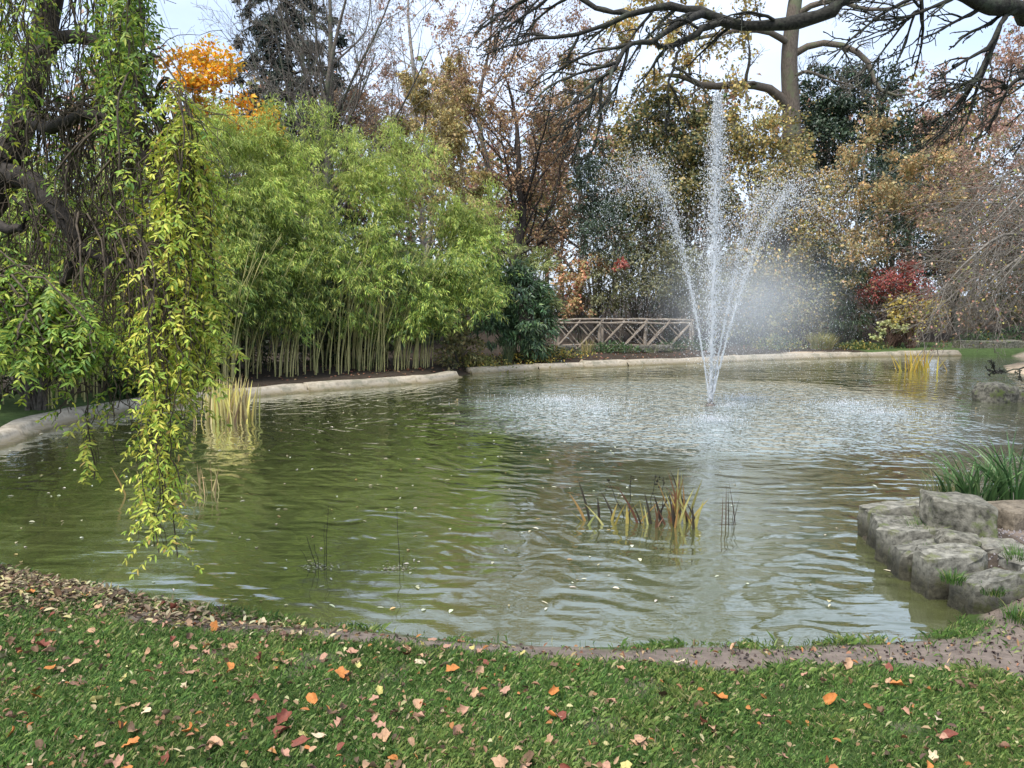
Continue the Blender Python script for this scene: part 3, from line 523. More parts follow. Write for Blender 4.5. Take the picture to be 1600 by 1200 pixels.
# grey bare thicket hanging in from the east bank
def thicket():
    r = np.random.default_rng(71); x, y = gpos(1660, 25); z0 = gz(x, y) - .1
    root = thing('bare_thicket', 'grey leafless shrub with long drooping twigs over the bank', 'shrub', (x, y, z0))
    Ls = [spline([(x + r.normal() * .2, y + r.normal() * .3, z0), at(1640 + r.normal() * 20, 430 + r.normal() * 20, 25), at(a + 60, b - 35, 25 + dy * .5), at(a, b, 25 + dy), at(a - 55, b + 60, 25 + dy)], 12, np.array([.09, .07, .05, .03, .012]))
          for a, b, dy in ((1560, 380, 0), (1520, 400, -1), (1580, 330, 1), (1540, 340, 2), (1600, 300, -1), (1500, 430, 1), (1570, 420, -1.5), (1620, 260, 2), (1490, 460, 0), (1590, 450, -1), (1660, 280, 0), (1700, 350, -1), (1545, 300, 2), (1610, 390, -2))]
    PL, RR = np.stack([a for a, _ in Ls]), np.stack([b for _, b in Ls])
    for p, q in Ls: part(root, 'stem', *tubes(p[None], q[None], 6), TWIG_GREY, None, True)
    p1, r1 = spawn(r, PL, RR, 12, .3, 1, 50, .30, 6, .15, (-.2, 0, -.5), .5); p2, r2 = spawn(r, p1, r1, 6, .15, 1, 42, .55, 5, .15, (-.2, 0, -.3), .6); p3, r3 = spawn(r, p2, r2, 2, .15, 1, 40, .65, 4, .15, (-.1, 0, -.2), .7)
    part(root, 'twigs', *join([tubes(p1, np.maximum(r1, .01), 4), tubes(p2, np.maximum(r2, .007), 3), tubes(p3, np.maximum(r3, .005), 3)]), TWIG_GREY, kind='stuff')
    V, F, C = leaves_on(r, p3, 1600, .05, .10, .06, PK + OL); part(root, 'leaves', V, F, LEAF_DRY, C, kind='stuff')
thicket()
# wood beyond, one mass
def far_wood():
    r = np.random.default_rng(80); k = 74; x = np.linspace(-75, 75, k) + r.normal(size=k); y = 58 + r.uniform(0, 16, k) ; H = r.uniform(11, 18.5, k) + 3 * (np.abs(x) > 30)
    tp = np.stack([np.stack([x + f * r.normal(size=k) * .3, y, height(x, y) - .2 + H * f], 1) for f in np.linspace(0, 1, 7)], 1); tr = np.linspace(.25, .05, 7)[None].repeat(k, 0)
    p1, r1 = spawn(r, tp, tr, 14, .15, 1, 50, .34, 5, .12, (0, 0, .4), .45); p2, r2 = spawn(r, p1, r1, 6, .2, 1, 45, .5, 4, .15, (0, 0, .1), .5); p3, r3 = p2, r2
    root = thing('far_wood', 'distant brown autumn wood closing off the park', 'wood', (0, 66, 1)); root['kind'] = 'stuff'
    part(root, 'branches', *join([tubes(tp, tr, 5), tubes(p1, r1, 3), tubes(p2, np.maximum(r2, .012), 3)]), BARK, kind='stuff')
    V, F, C = leaves_on(r, p3, 60000, .45, .44, .30, BR + OL + MG + PK, bj=.3); part(root, 'crown', V, F, LEAF, C, kind='stuff')
far_wood()
def undergrowth():
    r = np.random.default_rng(85); k = 430; cx = r.uniform(-45, 45, k); cy = np.where(np.arange(k) < 260, r.uniform(39, 56, k), r.uniform(27, 36, k)); cx = np.where(np.arange(k) < 260, cx, r.uniform(-22, -3, k)); top = np.where((np.arange(k) < 260) & (cy > 47), 4.5 + 6.5 * vnoise(cx, cy, 4, 31), 2.2 + 3.2 * vnoise(cx, cy, 4, 31)); cz = height(cx, cy) + top * r.random(k) ** .8 * np.where(np.arange(k) < 260, 1, .6)
    n = 45000; j = r.integers(0, k, n); P = np.stack([cx[j], cy[j], cz[j]], 1) + r.normal(size=(n, 3)) * [1.0, .8, .75]; ok = P[:, 2] > height(P[:, 0], P[:, 1]); P = P[ok]; j = j[ok]; n = len(P)
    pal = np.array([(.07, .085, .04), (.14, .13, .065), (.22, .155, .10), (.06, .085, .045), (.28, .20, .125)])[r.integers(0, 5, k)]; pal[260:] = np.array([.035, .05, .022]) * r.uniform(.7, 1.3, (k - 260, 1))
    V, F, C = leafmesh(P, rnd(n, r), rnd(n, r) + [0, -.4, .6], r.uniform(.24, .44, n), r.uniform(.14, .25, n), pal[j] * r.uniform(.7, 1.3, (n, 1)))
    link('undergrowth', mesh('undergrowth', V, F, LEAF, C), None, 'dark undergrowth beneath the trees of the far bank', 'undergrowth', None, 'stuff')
undergrowth()
print('trees', time.time() - T0)

# ------------------------------------------------------------------ bamboo grove
def bamboo():
    r = np.random.default_rng(90); x0, y0 = onz(520, 600, .2)[:2]
    root = thing('bamboo_grove', 'tall green bamboo grove leaning over the kerb with bare yellowish canes', 'bamboo', (x0, y0 + 1, .1))
    edge = spline([(*onz(a, b, .2)[:2], 0) for a, b in ((-140, 676), (60, 648), (200, 622), (330, 606), (420, 597), (520, 588), (620, 582), (705, 574))], 200)
    nrm = unit(np.stack([-np.gradient(edge[:, 1]), np.gradient(edge[:, 0])], 1))
    nrm *= np.sign(sdist(edge[:, 0] + nrm[:, 0], edge[:, 1] + nrm[:, 1]))[:, None]
    prof_x = [-140, 60, 250, 300, 345, 400, 450, 520, 565, 620, 655, 690, 735, 775, 800]; prof_y = [330, 290, 235, 205, 170, 195, 205, 165, 205, 232, 222, 275, 322, 318, 372]
    # canes
    CP = []
    for i in range(300):
        f = r.random() ** .85; k = int(40 + f * 159); dpt = .5 + 1.5 * r.random() ** 1.3 + (1.8 * r.random() if i > 170 else 0)
        b = np.array([edge[k, 0] + nrm[k, 0] * dpt, edge[k, 1] + nrm[k, 1] * dpt, 0]); b[2] = gz(b[0], b[1]) - .05
        H = r.uniform(2.6, 3.6); ln = np.array([.10 + .16 * r.random(), -.02 - .05 * r.random(), 0]) + r.normal(size=3) * [.13, .06, 0]
        fs = np.linspace(0, 1, 8); P = b + ln * H * (fs ** 1.7)[:, None] + np.array([0, 0, 1]) * (H * fs)[:, None]
        rr = r.uniform(.011, .019) * np.linspace(1.1, .5, 8); CP.append(P)
        part(root, 'cane', *tubes(P[None], rr[None], 6), CULM, None, True)
    # inner leaves and dead sheaths between the canes, shade put into their dark colours
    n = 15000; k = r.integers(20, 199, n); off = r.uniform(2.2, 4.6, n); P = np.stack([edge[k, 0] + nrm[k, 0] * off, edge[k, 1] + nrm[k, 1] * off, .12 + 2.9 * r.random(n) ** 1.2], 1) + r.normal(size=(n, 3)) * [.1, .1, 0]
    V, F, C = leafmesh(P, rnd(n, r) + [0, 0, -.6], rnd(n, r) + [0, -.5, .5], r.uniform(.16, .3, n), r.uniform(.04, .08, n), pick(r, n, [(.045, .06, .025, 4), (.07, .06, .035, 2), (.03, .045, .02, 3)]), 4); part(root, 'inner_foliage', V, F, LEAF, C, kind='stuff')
    # plumes: each a nodding head of leafy sprays
    n = 360; nl = 0
    for i in range(n):
        px = r.uniform(-130, 772) if i % 6 else r.uniform(290, 450); f = np.clip((px + 140) / 845, 0, .999); k = int(f * 199); top = np.interp(px, prof_x, prof_y); bot = 508 if px > 330 else 550
        if px > 700: bot = 490
        v = r.random() ** .8; py = top + r.uniform(0, 24) + (bot - top - 38 + 26 * r.random()) * v; Y = edge[k, 1] + nrm[k, 1] * (.05 + 2.9 * (1 - v)) - .45 * math.sin(v * 3.1) + r.normal() * .2 + (1.5 if i > 250 else 0)
        c = at(px, py, Y); q = r.uniform(.42, .8) * Y / 21; ns = int(80 * q ** 1.4)
        u = rnd(ns, r); u[:, 1] -= .35; u = unit(u); sp = c + u * np.array([1, .8, .75]) * q * (r.random((ns, 1)) ** .45)
        az = r.uniform(0, 6.28, ns); sd = unit(np.stack([np.cos(az) + .25, np.sin(az) - .3, -.15 + .3 * u[:, 2] + r.normal(size=ns) * .25], 1))
        m = 20; t = r.random((ns, m)); SL = r.uniform(.25, .5, ns)
        P = sp[:, None] + sd[:, None] * (SL[:, None] * t)[..., None] + np.array([0, 0, -1]) * (.22 * SL[:, None] * t ** 2)[..., None] + r.normal(size=(ns, m, 3)) * .03
        D = sd[:, None] * .7 + r.normal(size=(ns, m, 3)) * .5 + np.array([0, 0, -.75]); P, D = P.reshape(-1, 3), D.reshape(-1, 3); kk = len(P)
        hi = np.clip((at(px, py, Y)[2] - 1.8) / 3.8, 0, 1)  # leaves darker low, lighter high: overhead light put into the palette
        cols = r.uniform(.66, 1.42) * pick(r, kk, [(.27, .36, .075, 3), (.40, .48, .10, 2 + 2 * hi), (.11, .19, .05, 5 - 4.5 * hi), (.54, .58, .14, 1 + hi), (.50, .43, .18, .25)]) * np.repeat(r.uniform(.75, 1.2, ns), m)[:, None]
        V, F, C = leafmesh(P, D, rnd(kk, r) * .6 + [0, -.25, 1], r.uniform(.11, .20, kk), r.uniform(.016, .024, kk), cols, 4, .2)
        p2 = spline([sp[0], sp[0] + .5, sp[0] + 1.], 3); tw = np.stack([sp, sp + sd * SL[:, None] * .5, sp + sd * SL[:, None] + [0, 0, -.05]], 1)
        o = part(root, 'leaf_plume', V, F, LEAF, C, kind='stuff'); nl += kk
    for i in range(46):
        px = r.uniform(-100, 790); k = int(np.clip((px + 140) / 845, 0, .999) * 199); top = np.interp(px, prof_x, prof_y); Y = edge[k, 1] + nrm[k, 1] * r.uniform(1.5, 3.4)
        a = at(px, top + 55, Y); b = at(px + r.normal() * 16 + 6, top - r.uniform(0, 34), Y); b2 = b + np.array([r.normal() * .3 + .2, -.2, -.12]); P0, q0 = spline([a, (a + b) / 2 + r.normal(size=3) * .06, b, b2], 10, [.008, .006, .004, .002])
        m = 300; f = r.random(m); p = np.stack([np.interp(f, np.linspace(0, 1, 10), P0[:, j]) for j in range(3)], 1) + r.normal(size=(m, 3)) * (.10 + .16 * (1 - f))[:, None]
        V, F, C = leafmesh(p, r.normal(size=(m, 3)) * .7 + [.2, -.1, -.5], rnd(m, r) * .6 + [0, -.25, 1], r.uniform(.10, .19, m), r.uniform(.016, .023, m), pick(r, m, [(.34, .42, .09, 3), (.50, .55, .13, 2), (.22, .31, .07, 2)]), 4, .2)
        o = part(root, 'leaf_plume', V, F, LEAF, C, kind='stuff')
    print('bamboo leaves', nl)
bamboo()

# garden shrubs on the west bank seen through the weeping tree
bush('garden_shrub', 'bright yellow-green shrub on the lawn behind the weeping tree', 'shrub', [(40, 500, 13.5, 70, 90), (-60, 480, 13.5, 80, 110), (120, 540, 14, 60, 70), (60, 400, 14.5, 80, 60)], 7000, .13, .06, [(.22, .30, .05, 3), (.32, .36, .06, 2), (.12, .2, .04, 2)], seed=95, sub=30)
bush('garden_shrub', 'dark green shrub at the kerb behind the hanging shoots', 'shrub', [(190, 600, 15.5, 40, 24), (240, 590, 16, 40, 30), (290, 580, 16.5, 40, 40)], 2600, .12, .06, MG, seed=96, sub=18, sr=.02)
# ------------------------------------------------------------------ weeping tree
def weeping():
    r = np.random.default_rng(101); base = np.array([-4.75, 4.9, 0]); base[2] = gz(base[0], base[1]) - .1
    root = thing('weeping_tree', 'weeping tree with yellow-green pinnate leaves on long hanging shoots', 'tree', base)
    A = lambda pts: [at(a, b, c) for a, b, c in pts]
    tp, tr = spline([base, base + [.02, .1, .9], *A([(-170, 470, 5.6), (-70, 370, 5.9), (0, 290, 6.0), (30, 200, 6.0), (60, 90, 6.0), (85, -30, 6.0), (100, -130, 6)])], 26, [.22, .17, .15, .14, .125, .105, .09, .08, .07])
    part(root, 'trunk', *tubes(tp[None], tr[None], 12), BARK_DARK, None, True)
    limbs = {'B': ([(10, 270, 6), (55, 290, 5.8), (95, 330, 5.6), (118, 380, 5.5), (122, 410, 5.5), (100, 445, 5.6), (88, 480, 5.7)], [.13, .11, .09, .075, .06, .045, .03]),
             'C': ([(-40, 330, 6), (-5, 352, 5.7), (30, 358, 5.6), (42, 335, 5.6), (28, 310, 5.7)], [.09, .06, .045, .035, .02]),
             'D': ([(55, 100, 6), (110, 55, 5.8), (170, 85, 5.5), (225, 150, 5.3), (262, 215, 5.2), (292, 290, 5.1)], [.09, .075, .06, .05, .035, .02]),
             'E': ([(85, -30, 6), (130, -75, 5.8), (185, -70, 5.5), (215, -20, 5.3), (222, 60, 5.3)], [.085, .07, .055, .04, .02]),
             'F': ([(-190, 450, 5.2), (-80, 462, 5.0), (0, 490, 4.7), (70, 530, 4.6), (125, 562, 4.6)], [.07, .055, .045, .03, .012]),
             'G': ([(40, 180, 6), (75, 200, 5.6), (140, 180, 5.3), (200, 210, 5.2), (250, 280, 5.1)], [.09, .07, .05, .04, .02]),
             'H': ([(75, 10, 6), (30, -40, 5.5), (-30, -30, 5.2), (-70, 60, 5.1)], [.08, .06, .04, .02]),
             'I': ([(118, 385, 5.5), (160, 400, 5.3), (205, 415, 5.1), (240, 450, 5.0)], [.06, .045, .03, .015])}
    LP = {}
    for k, (pts, rad) in limbs.items():
        p, q = spline(A(pts), 16, np.array(rad) * .66); p += r.normal(size=p.shape) * .012; LP[k] = p
        part(root, 'limb', *tubes(p[None], q[None], 8), BARK_DARK, None, True)
    Yl = [(.48, .49, .085, 4), (.37, .44, .075, 3), (.26, .36, .06, 2), (.58, .50, .09, 1), (.38, .26, .08, .4)]
    Mx = [(.34, .40, .05, 3), (.22, .32, .05, 3), (.13, .22, .045, 3), (.46, .46, .06, 2)]
    Gr = [(.17, .27, .045, 3), (.24, .33, .055, 3), (.10, .18, .04, 2), (.38, .42, .07, 2)]
    # limb, start fraction range, strand count, px range, bottom py range, Y range, leaf start fraction, leaf spacing, palette
    groups = [('D', .65, 1, 34, (268, 338), (520, 650), (4.7, 5.3), .18, .055, Yl), ('D', .5, 1, 26, (200, 320), (430, 600), (4.6, 5.6), .4, .13, Mx), ('G', .3, 1, 30, (110, 290), (360, 600), (4.9, 6.2), .5, .22, Mx),
              ('E', .35, 1, 26, (168, 228), (110, 250), (4.9, 5.5), .2, .06, Gr), ('E', 0, .6, 24, (20, 200), (170, 360), (5.2, 6.4), .5, .2, Gr), ('H', .2, 1, 20, (-40, 70), (90, 280), (4.8, 5.4), .3, .13, Mx),
              ('I', .4, 1, 11, (228, 280), (720, 872), (4.55, 4.85), .40, .055, Yl), ('I', 0, 1, 12, (200, 300), (540, 700), (4.7, 5.3), .7, .16, Mx), ('I', 0, .5, 2, (138, 155), (690, 760), (4.6, 4.8), .84, .05, Yl),
              ('F', .3, 1, 26, (-20, 165), (520, 590), (4.3, 4.9), .12, .05, Gr), ('F', .1, .8, 22, (-40, 130), (500, 580), (4.3, 4.9), .05, .055, Gr), ('F', .5, 1, 10, (20, 200), (560, 660), (4.5, 5.2), .97, .5, Mx),
              ('B', .1, .9, 26, (0, 200), (380, 560), (5.2, 6.2), .85, .3, Mx), ('G', 0, .7, 30, (0, 150), (330, 520), (5.3, 6.4), .8, .3, Mx), ('G', .2, 1, 30, (60, 290), (250, 580), (4.9, 6.2), .9, .3, Mx), ('E', .1, .8, 26, (40, 210), (120, 400), (5.2, 6.2), .9, .3, Gr), ('I', 0, 1, 14, (170, 300), (560, 700), (4.7, 5.3), .92, .3, Mx)]
    nl = 0
    for lim, f0, f1, cnt, (xa, xb), (ba, bb), (ya, yb), lf, sp, cols in groups:
        for s in range(cnt):
            g = LP[lim]; st = g[int((f0 + (f1 - f0) * r.random()) * 15)]; px, bp, Y = r.uniform(xa, xb), r.uniform(ba, bb), r.uniform(ya, yb)
            e = at(px, bp, Y); sh = e.copy(); sh[2] = max(st[2] - .05 - .25 * r.random(), e[2] + .2); dist = np.linalg.norm((sh - st)[:2])
            mid = (st + sh) / 2 + [0, 0, .08 + .18 * dist]; pts = [st, mid, sh]
            for f in (.25, .5, .75, 1.): pts.append(sh * (1 - f) + e * f + np.array([*(r.normal(size=2) * .035), 0]))
            n = 22; P, q = spline(pts, n, np.array([.0065, .0058, .0052, .0045, .004, .0035, .003]) * r.uniform(.7, 1.4))
            P[1:-1] += r.normal(size=(n - 2, 3)) * .008
            tw, tr2 = spawn(r, P[None], q[None], 6, .12, .95, 40, .2, 7, .3, (0, 0, -.8), .7)
            sh_o = part(root, 'hanging_shoot', *join([tubes(P[None], q[None], 4), tubes(tw, np.maximum(tr2, .0022), 3)]), TWIG_WEEP, None, True)
            # compound leaves
            sl = np.concatenate([[0], np.cumsum(np.linalg.norm(np.diff(P, axis=0), axis=1))]); nodes = np.arange(lf * sl[-1], sl[-1], sp * 1.25) 
            if not len(nodes): nodes = np.array([sl[-1] * .97])
            nodes = nodes + r.normal(size=len(nodes)) * sp * .2
            pn = np.stack([np.interp(nodes, sl, P[:, i]) for i in range(3)], 1); k = len(pn); az = r.uniform(0, 6.28, k)
            d0 = unit(np.stack([np.cos(az), np.sin(az), r.uniform(-.5, .15, k)], 1)); Ln = r.uniform(.10, .19, k); m = 6
            t = (np.arange(m) + .8) / (m + .3); rach = pn[:, None] + d0[:, None] * (Ln[:, None] * t)[..., None] + np.array([0, 0, -1]) * (Ln[:, None] * .55 * t ** 2)[..., None]
            ax = unit(d0[:, None] + np.array([0, 0, -1]) * (1.1 * t)[None, :, None]); sd = unit(np.cross(ax, np.array([0, 0, 1.]) + r.normal(size=(k, 1, 3)) * .3))
            nn = np.cross(sd, ax); LP_, LD, LN = [], [], []
            for sg in (-1, 1):
                LP_.append(rach); LD.append(ax * .5 + sg * sd * .85 + np.array([0, 0, -.3])); LN.append(nn)
            LP_.append(rach[:, -1:]); LD.append(ax[:, -1:]); LN.append(nn[:, -1:])
            Pp = np.concatenate([a.reshape(-1, 3) for a in LP_]); Dd = np.concatenate([a.reshape(-1, 3) for a in LD]); Nn_ = np.concatenate([a.reshape(-1, 3) for a in LN]); kk = len(Pp)
            keep = r.random(kk) < .92; Pp, Dd, Nn_ = Pp[keep], Dd[keep], Nn_[keep]; kk = len(Pp); tone = r.uniform(.75, 1.15)
            V, F, C = leafmesh(Pp, Dd + r.normal(size=(kk, 3)) * .26, Nn_ + r.normal(size=(kk, 3)) * .45, r.uniform(.026, .060, kk), r.uniform(.0105, .018, kk), np.minimum(pick(r, kk, cols, .2) * tone * 1.35, .8), 6, .18)
            lo = part(sh_o, 'leaves', V, F, LEAF, C, kind='stuff'); nl += kk
    print('weeping leaflets', nl)
weeping()

# ------------------------------------------------------------------ overhanging near tree (stands outside the frame on the east bank)
def overhang():
    r = np.random.default_rng(120); b = np.array([9.6, 8.2, 0]); b[2] = .1
    b = np.array([9.3, 7.9, gz(9.3, 7.9) - .2])
    root = thing('overhanging_tree', 'dark knobbly branches of a bare tree reaching in over the pond', 'tree', b)
    A = lambda pts, rad, n=18: spline([at(*p) if len(p) == 3 and p[1] > -900 else p for p in pts], n, rad)
    top = np.array([8.9, 9.2, 7.6])
    tp, tr = spline([b, b * .6 + top * .4 + [.1, 0, 0], top, top + [-.3, .4, 2.2], top + [-.2, .6, 4.5]], 18, [.5, .4, .34, .24, .08]); part(root, 'trunk', *tubes(tp[None], tr[None], 12), BARK_OVER, None, True)
    def W(p, pts, rad, n=18): return spline([p] + [at(*q) for q in pts], n, rad)
    tp_ = top + [-.1, .1, .3]
    L = [W(tp_, [(1500, -75, 10.4), (1400, -45, 10.8), (1330, -8, 11), (1285, 22, 11), (1220, 38, 11), (1150, 36, 11), (1095, 18, 11), (1040, 10, 11), (985, 22, 11), (925, 48, 11), (850, 60, 11), (790, 72, 11)], [.2, .17, .16, .14, .13, .115, .095, .085, .07, .055, .045, .03, .012], 30),
         W(at(1150, 36, 11), [(1105, 42, 10.8), (1065, 66, 10.6), (1035, 76, 10.5), (1025, 70, 10.5)], [.08, .065, .05, .04, .02]),
         W(at(1100, 20, 11), [(1060, 40, 10.6), (1020, 62, 10.2), (985, 70, 10), (960, 105, 9.9), (935, 130, 9.8), (925, 160, 9.8), (905, 195, 9.7)], [.07, .06, .05, .045, .035, .028, .02, .008]),
         W(at(985, 22, 11), [(940, 12, 11.2), (890, -8, 11.4), (850, -10, 11.6), (810, 5, 11.8), (790, 20, 11.8)], [.06, .05, .04, .03, .02, .01]),
         W(at(1065, 66, 10.6), [(1055, 95, 10.4), (1045, 130, 10.3), (1038, 160, 10.2), (1020, 175, 10.2)], [.035, .028, .02, .015, .008]),
         W(tp_ + [0, 0, -.6], [(1640, 5, 9.6), (1590, 12, 9.4), (1540, 8, 9.2), (1490, -14, 9.0), (1450, -40, 9), (1410, -70, 9)], [.2, .17, .15, .12, .09, .06, .03]),
         W(at(1590, 12, 9.4), [(1560, 40, 9.2), (1540, 90, 9.1), (1520, 130, 9), (1490, 145, 9)], [.05, .04, .03, .02, .008]),
         W(at(1640, 5, 9.6), [(1625, 60, 9.4), (1600, 110, 9.3), (1570, 140, 9.2), (1530, 155, 9.1)], [.06, .045, .035, .022, .01]),
         W(at(1460, -38, 9), [(1440, 0, 9), (1425, 25, 9), (1400, 45, 9)], [.04, .03, .02, .008]),
         W(at(1330, -8, 11), [(1320, -50, 11.4), (1270, -90, 11.8), (1180, -110, 12), (1080, -120, 12.2), (980, -110, 12.4)], [.1, .09, .075, .06, .04, .015]),
         W(b + [0, 0, 2.4], [(1800, 500, 10), (1720, 560, 10.4), (1640, 565, 10.6), (1600, 574, 10.6), (1572, 582, 10.6), (1552, 576, 10.6)], [.07, .05, .03, .02, .016, .012, .006])]
    for p, q in L:
        q = q * .72 * (1 + .12 * r.normal(size=len(q))); p[1:-1] += r.normal(size=p[1:-1].shape) * .012
        part(root, 'limb', *tubes(p[None], q[None], 9), BARK_OVER, None, True)
    def grow(idx, c, f0, ang, absL, trop):
        # long arching twigs with knobbly side shoots
        PL = np.stack([spline(L[i][0], 18) for i in idx]); RR = np.stack([np.interp(np.linspace(0, 1, 18), np.linspace(0, 1, len(L[i][1])), L[i][1]) for i in idx])
        p1, r1 = spawn(r, PL, np.minimum(RR, .035), c, f0, 1, ang, 1, 10, .10, trop, .6, .3, absL=absL)
        p2, r2 = spawn(r, p1, r1, 5, .15, 1, 40, .42, 7, .16, trop, .62, .4); p3, r3 = spawn(r, p2, r2, 2, .15, 1, 45, .42, 5, .2, (0, 0, -.2), .7, .5)
        for rr_ in (r1, r2, r3): rr_ *= (1 + .35 * np.abs(r.normal(size=rr_.shape)))
        return [tubes(p1, np.maximum(r1, .008), 5), tubes(p2, np.maximum(r2, .0065), 4), tubes(p3, np.maximum(r3, .0055), 3)], (p1, p2, p3)
    G = [grow([0, 2, 3], 11, .38, 45, 1.25, (-.5, 0, -.75)), grow([1, 4, 9], 5, .3, 45, .7, (-.3, 0, -.7)), grow([5, 6, 7, 8], 9, .25, 50, 1.0, (-.6, 0, -.4)), grow([10], 4, .6, 45, .25, (0, 0, .2))]
    for g, pl in G:
        tw = part(root, 'twigs', *join(g), BARK_OVER, None, True, 'stuff')
        # short knobbly spurs
        q = pl[1].reshape(-1, 3); q = q[r.random(len(q)) < .5]; k = len(q); d = rnd(k, r)
        S = np.stack([q, q + d * .015, q + d * .034], 1); part(root, 'spurs', *tubes(S, np.array([.007, .010, .004])[None].repeat(k, 0), 3), BARK_OVER, None, True, 'stuff')
overhang()
print('weeping+overhang', time.time() - T0)

# ------------------------------------------------------------------ fountain
def drop_mat():
    m, t, o = new_mat('water_drops'); p = N(t, 'ShaderNodeBsdfPrincipled'); p.inputs['Base Color'].default_value = (.93, .95, .97, 1); p.inputs['Roughness'].default_value = .12; p.inputs['Specular IOR Level'].default_value = .5
    tr = N(t, 'ShaderNodeBsdfTranslucent'); tr.inputs[0].default_value = (.9, .92, .95, 1); x = N(t, 'ShaderNodeMixShader'); x.inputs[0].default_value = .45
    t.links.new(p.outputs[0], x.inputs[1]); t.links.new(tr.outputs[0], x.inputs[2]); t.links.new(x.outputs[0], o.inputs[0]); return m
DROP = drop_mat()
def drops(P, s, stretch=None):
    """small four-faced drops, drawn out upwards"""
    n = len(P); s = np.broadcast_to(s, n); O = np.array([[.9, -.45, -.9], [-.9, -.45, -.9], [0, .9, -.9], [0, 0, 1.3]]); F = np.array([[0, 1, 3], [1, 2, 3], [2, 0, 3], [0, 2, 1]])
    V = P[:, None] + O[None] * s[:, None, None]
    return V.reshape(-1, 3), (F[None] + 4 * np.arange(n)[:, None, None]).reshape(-1, 3)
def fountain():
    r = np.random.default_rng(140); root = thing('fountain', 'white water fountain of tall jets rising from the pond', 'fountain', (FX, FY, 0)); F0 = np.array([FX, FY, 0.])
    STEEL = noise_mat('nozzle_metal', (.10, .09, .08), (.2, .17, .15), 20, .4, .2); V, F = join([tubes(np.array([[F0 + [0, 0, -.15], F0 + [0, 0, .02], F0 + [0, 0, .05]]]), np.array([[.10, .10, .07]]), 14)])
    part(root, 'nozzle_head', V, F, STEEL, None, True)
    g = 9.81
    def jet(land, H, n, spread, seed, lean=(0, 0), smin=.004, smax=.011, stream=.34, drift=(.25, 0)):
        r = np.random.default_rng(seed); tf = 2 * math.sqrt(2 * H / g); vx = np.array([*land, 0.]) / tf; v0 = math.sqrt(2 * g * H)
        pos = lambda t: F0 + vx * t[:, None] + np.array([0, 0, 1]) * (v0 * t - .5 * g * t * t)[:, None] + np.array([drift[0], drift[1], 0]) * (t[:, None] / tf) ** 2
        nz = part(root, 'nozzle', *tubes((F0 + unit(vx + [0, 0, v0]) * np.array([[.0], [.06], [.14]]))[None], np.array([[.03, .025, .018]]), 8), STEEL, None, True)
        # solid stream that frays out
        m = 40; ts = np.linspace(.012, stream * tf * .5, m); q = pos(ts); rad = np.linspace(.013, .006, m) * (1 + .6 * np.abs(r.normal(size=m))); q += r.normal(size=q.shape) * np.linspace(0, .022, m)[:, None]
        fr = [tubes(q[None], rad[None], 6)]
        part(root, 'jet_stream', *fr[0], DROP, None, True)
        t = tf * np.clip(.05 + .9 * r.beta(1.9, 2.5, n), 0, 1); f = t / tf; base = pos(t)
        sg = spread * (.03 + 1.15 * f ** 1.05) * np.clip(f * 3.2, .15, 1); P = base + r.normal(size=(n, 3)) * sg[:, None] * np.array([1, 1, .9]); P[:, 2] += -np.abs(r.normal(size=n)) * sg * .8
        sz = (.0026 + .0095 * r.random(n) ** 2.6) * (1.25 - .5 * f); ok = (P[:, 2] > .01); P, sz = P[ok], sz[ok]
        part(root, 'jet_spray', *drops(P, sz), DROP, kind='stuff')
        # heavy drops close to the stream
        k = n // 5; t = tf * .42 * r.random(k) ** 1.1; P = pos(t) + r.normal(size=(k, 3)) * (.008 + .22 * (t / tf) ** 1.4)[:, None]; P = P[P[:, 2] > .02]; part(root, 'jet_core', *drops(P, r.uniform(.004, .012, len(P))), DROP, kind='stuff')
    # centre jet: rises straight, falls back in a widening veil
    tf = 2 * math.sqrt(2 * 6.25 / g); n = 12000
    top = np.array([at(1121, 172, FY)[0] - FX, 0, 6.18]); m = 60; fz = np.linspace(.01, .86, m); q = F0 + top * fz[:, None] + r.normal(size=(m, 3)) * np.linspace(.004, .03, m)[:, None]
    part(root, 'nozzle', *tubes((F0 + np.array([[0, 0, .0], [0, 0, .08], [0, 0, .16]]))[None], np.array([[.035, .03, .02]]), 8), STEEL, None, True)
    part(root, 'jet_stream', *tubes(q[None], (np.linspace(.02, .016, m) * (1 + .5 * np.abs(r.normal(size=m))))[None], 6), DROP, None, True)
    h = .12 + .88 * r.random(n) ** .75; ww = .02 + .40 * (1 - h) ** .75 * np.clip(h * 3.2, .25, 1); P = F0 + top * h[:, None] + np.stack([r.normal(size=n) * ww + .10 * (1 - h) * h, r.normal(size=n) * ww, 0 * h], 1)
    part(root, 'jet_spray', *drops(P, .003 + .011 * r.random(n) ** 2.4), DROP, kind='stuff')
    k = 4200; h = r.random(k); P = F0 + top * h[:, None] + r.normal(size=(k, 3)) * (.02 + .10 * h * (1.05 - h) * 2)[:, None]; part(root, 'jet_core', *drops(P, r.uniform(.006, .016, k)), DROP, kind='stuff')
    jet((-3.25, .25), 4.9, 8500, .50, 1); jet((3.4, -.35), 4.5, 7500, .52, 2); jet((2.7, 1.5), 4.6, 5500, .52, 3); jet((.5, 2.4), 3.8, 1400, .42, 5)
    # landing splashes
    for i, (px, py, rx, ry, k) in enumerate(((880, 625, 1.3, .8, 1500), (930, 638, .6, .4, 500), (1112, 656, .55, .45, 1100), (1160, 621, .7, .6, 700), (1140, 634, .5, .3, 500), (1318, 631, .85, .5, 1000), (1375, 645, 1.0, .4, 900))):
        c = onz(px, py); a = r.uniform(0, 6.28, k); rr = np.abs(r.normal(size=k)) * .75; P = np.stack([c[0] + rx * rr * np.cos(a), c[1] + ry * rr * np.sin(a), .004 + .12 * r.random(k) ** 4], 1)
        part(root, 'splash', *drops(P * [1, 1, 1], .003 + .009 * r.random(k) ** 2), DROP, kind='stuff')
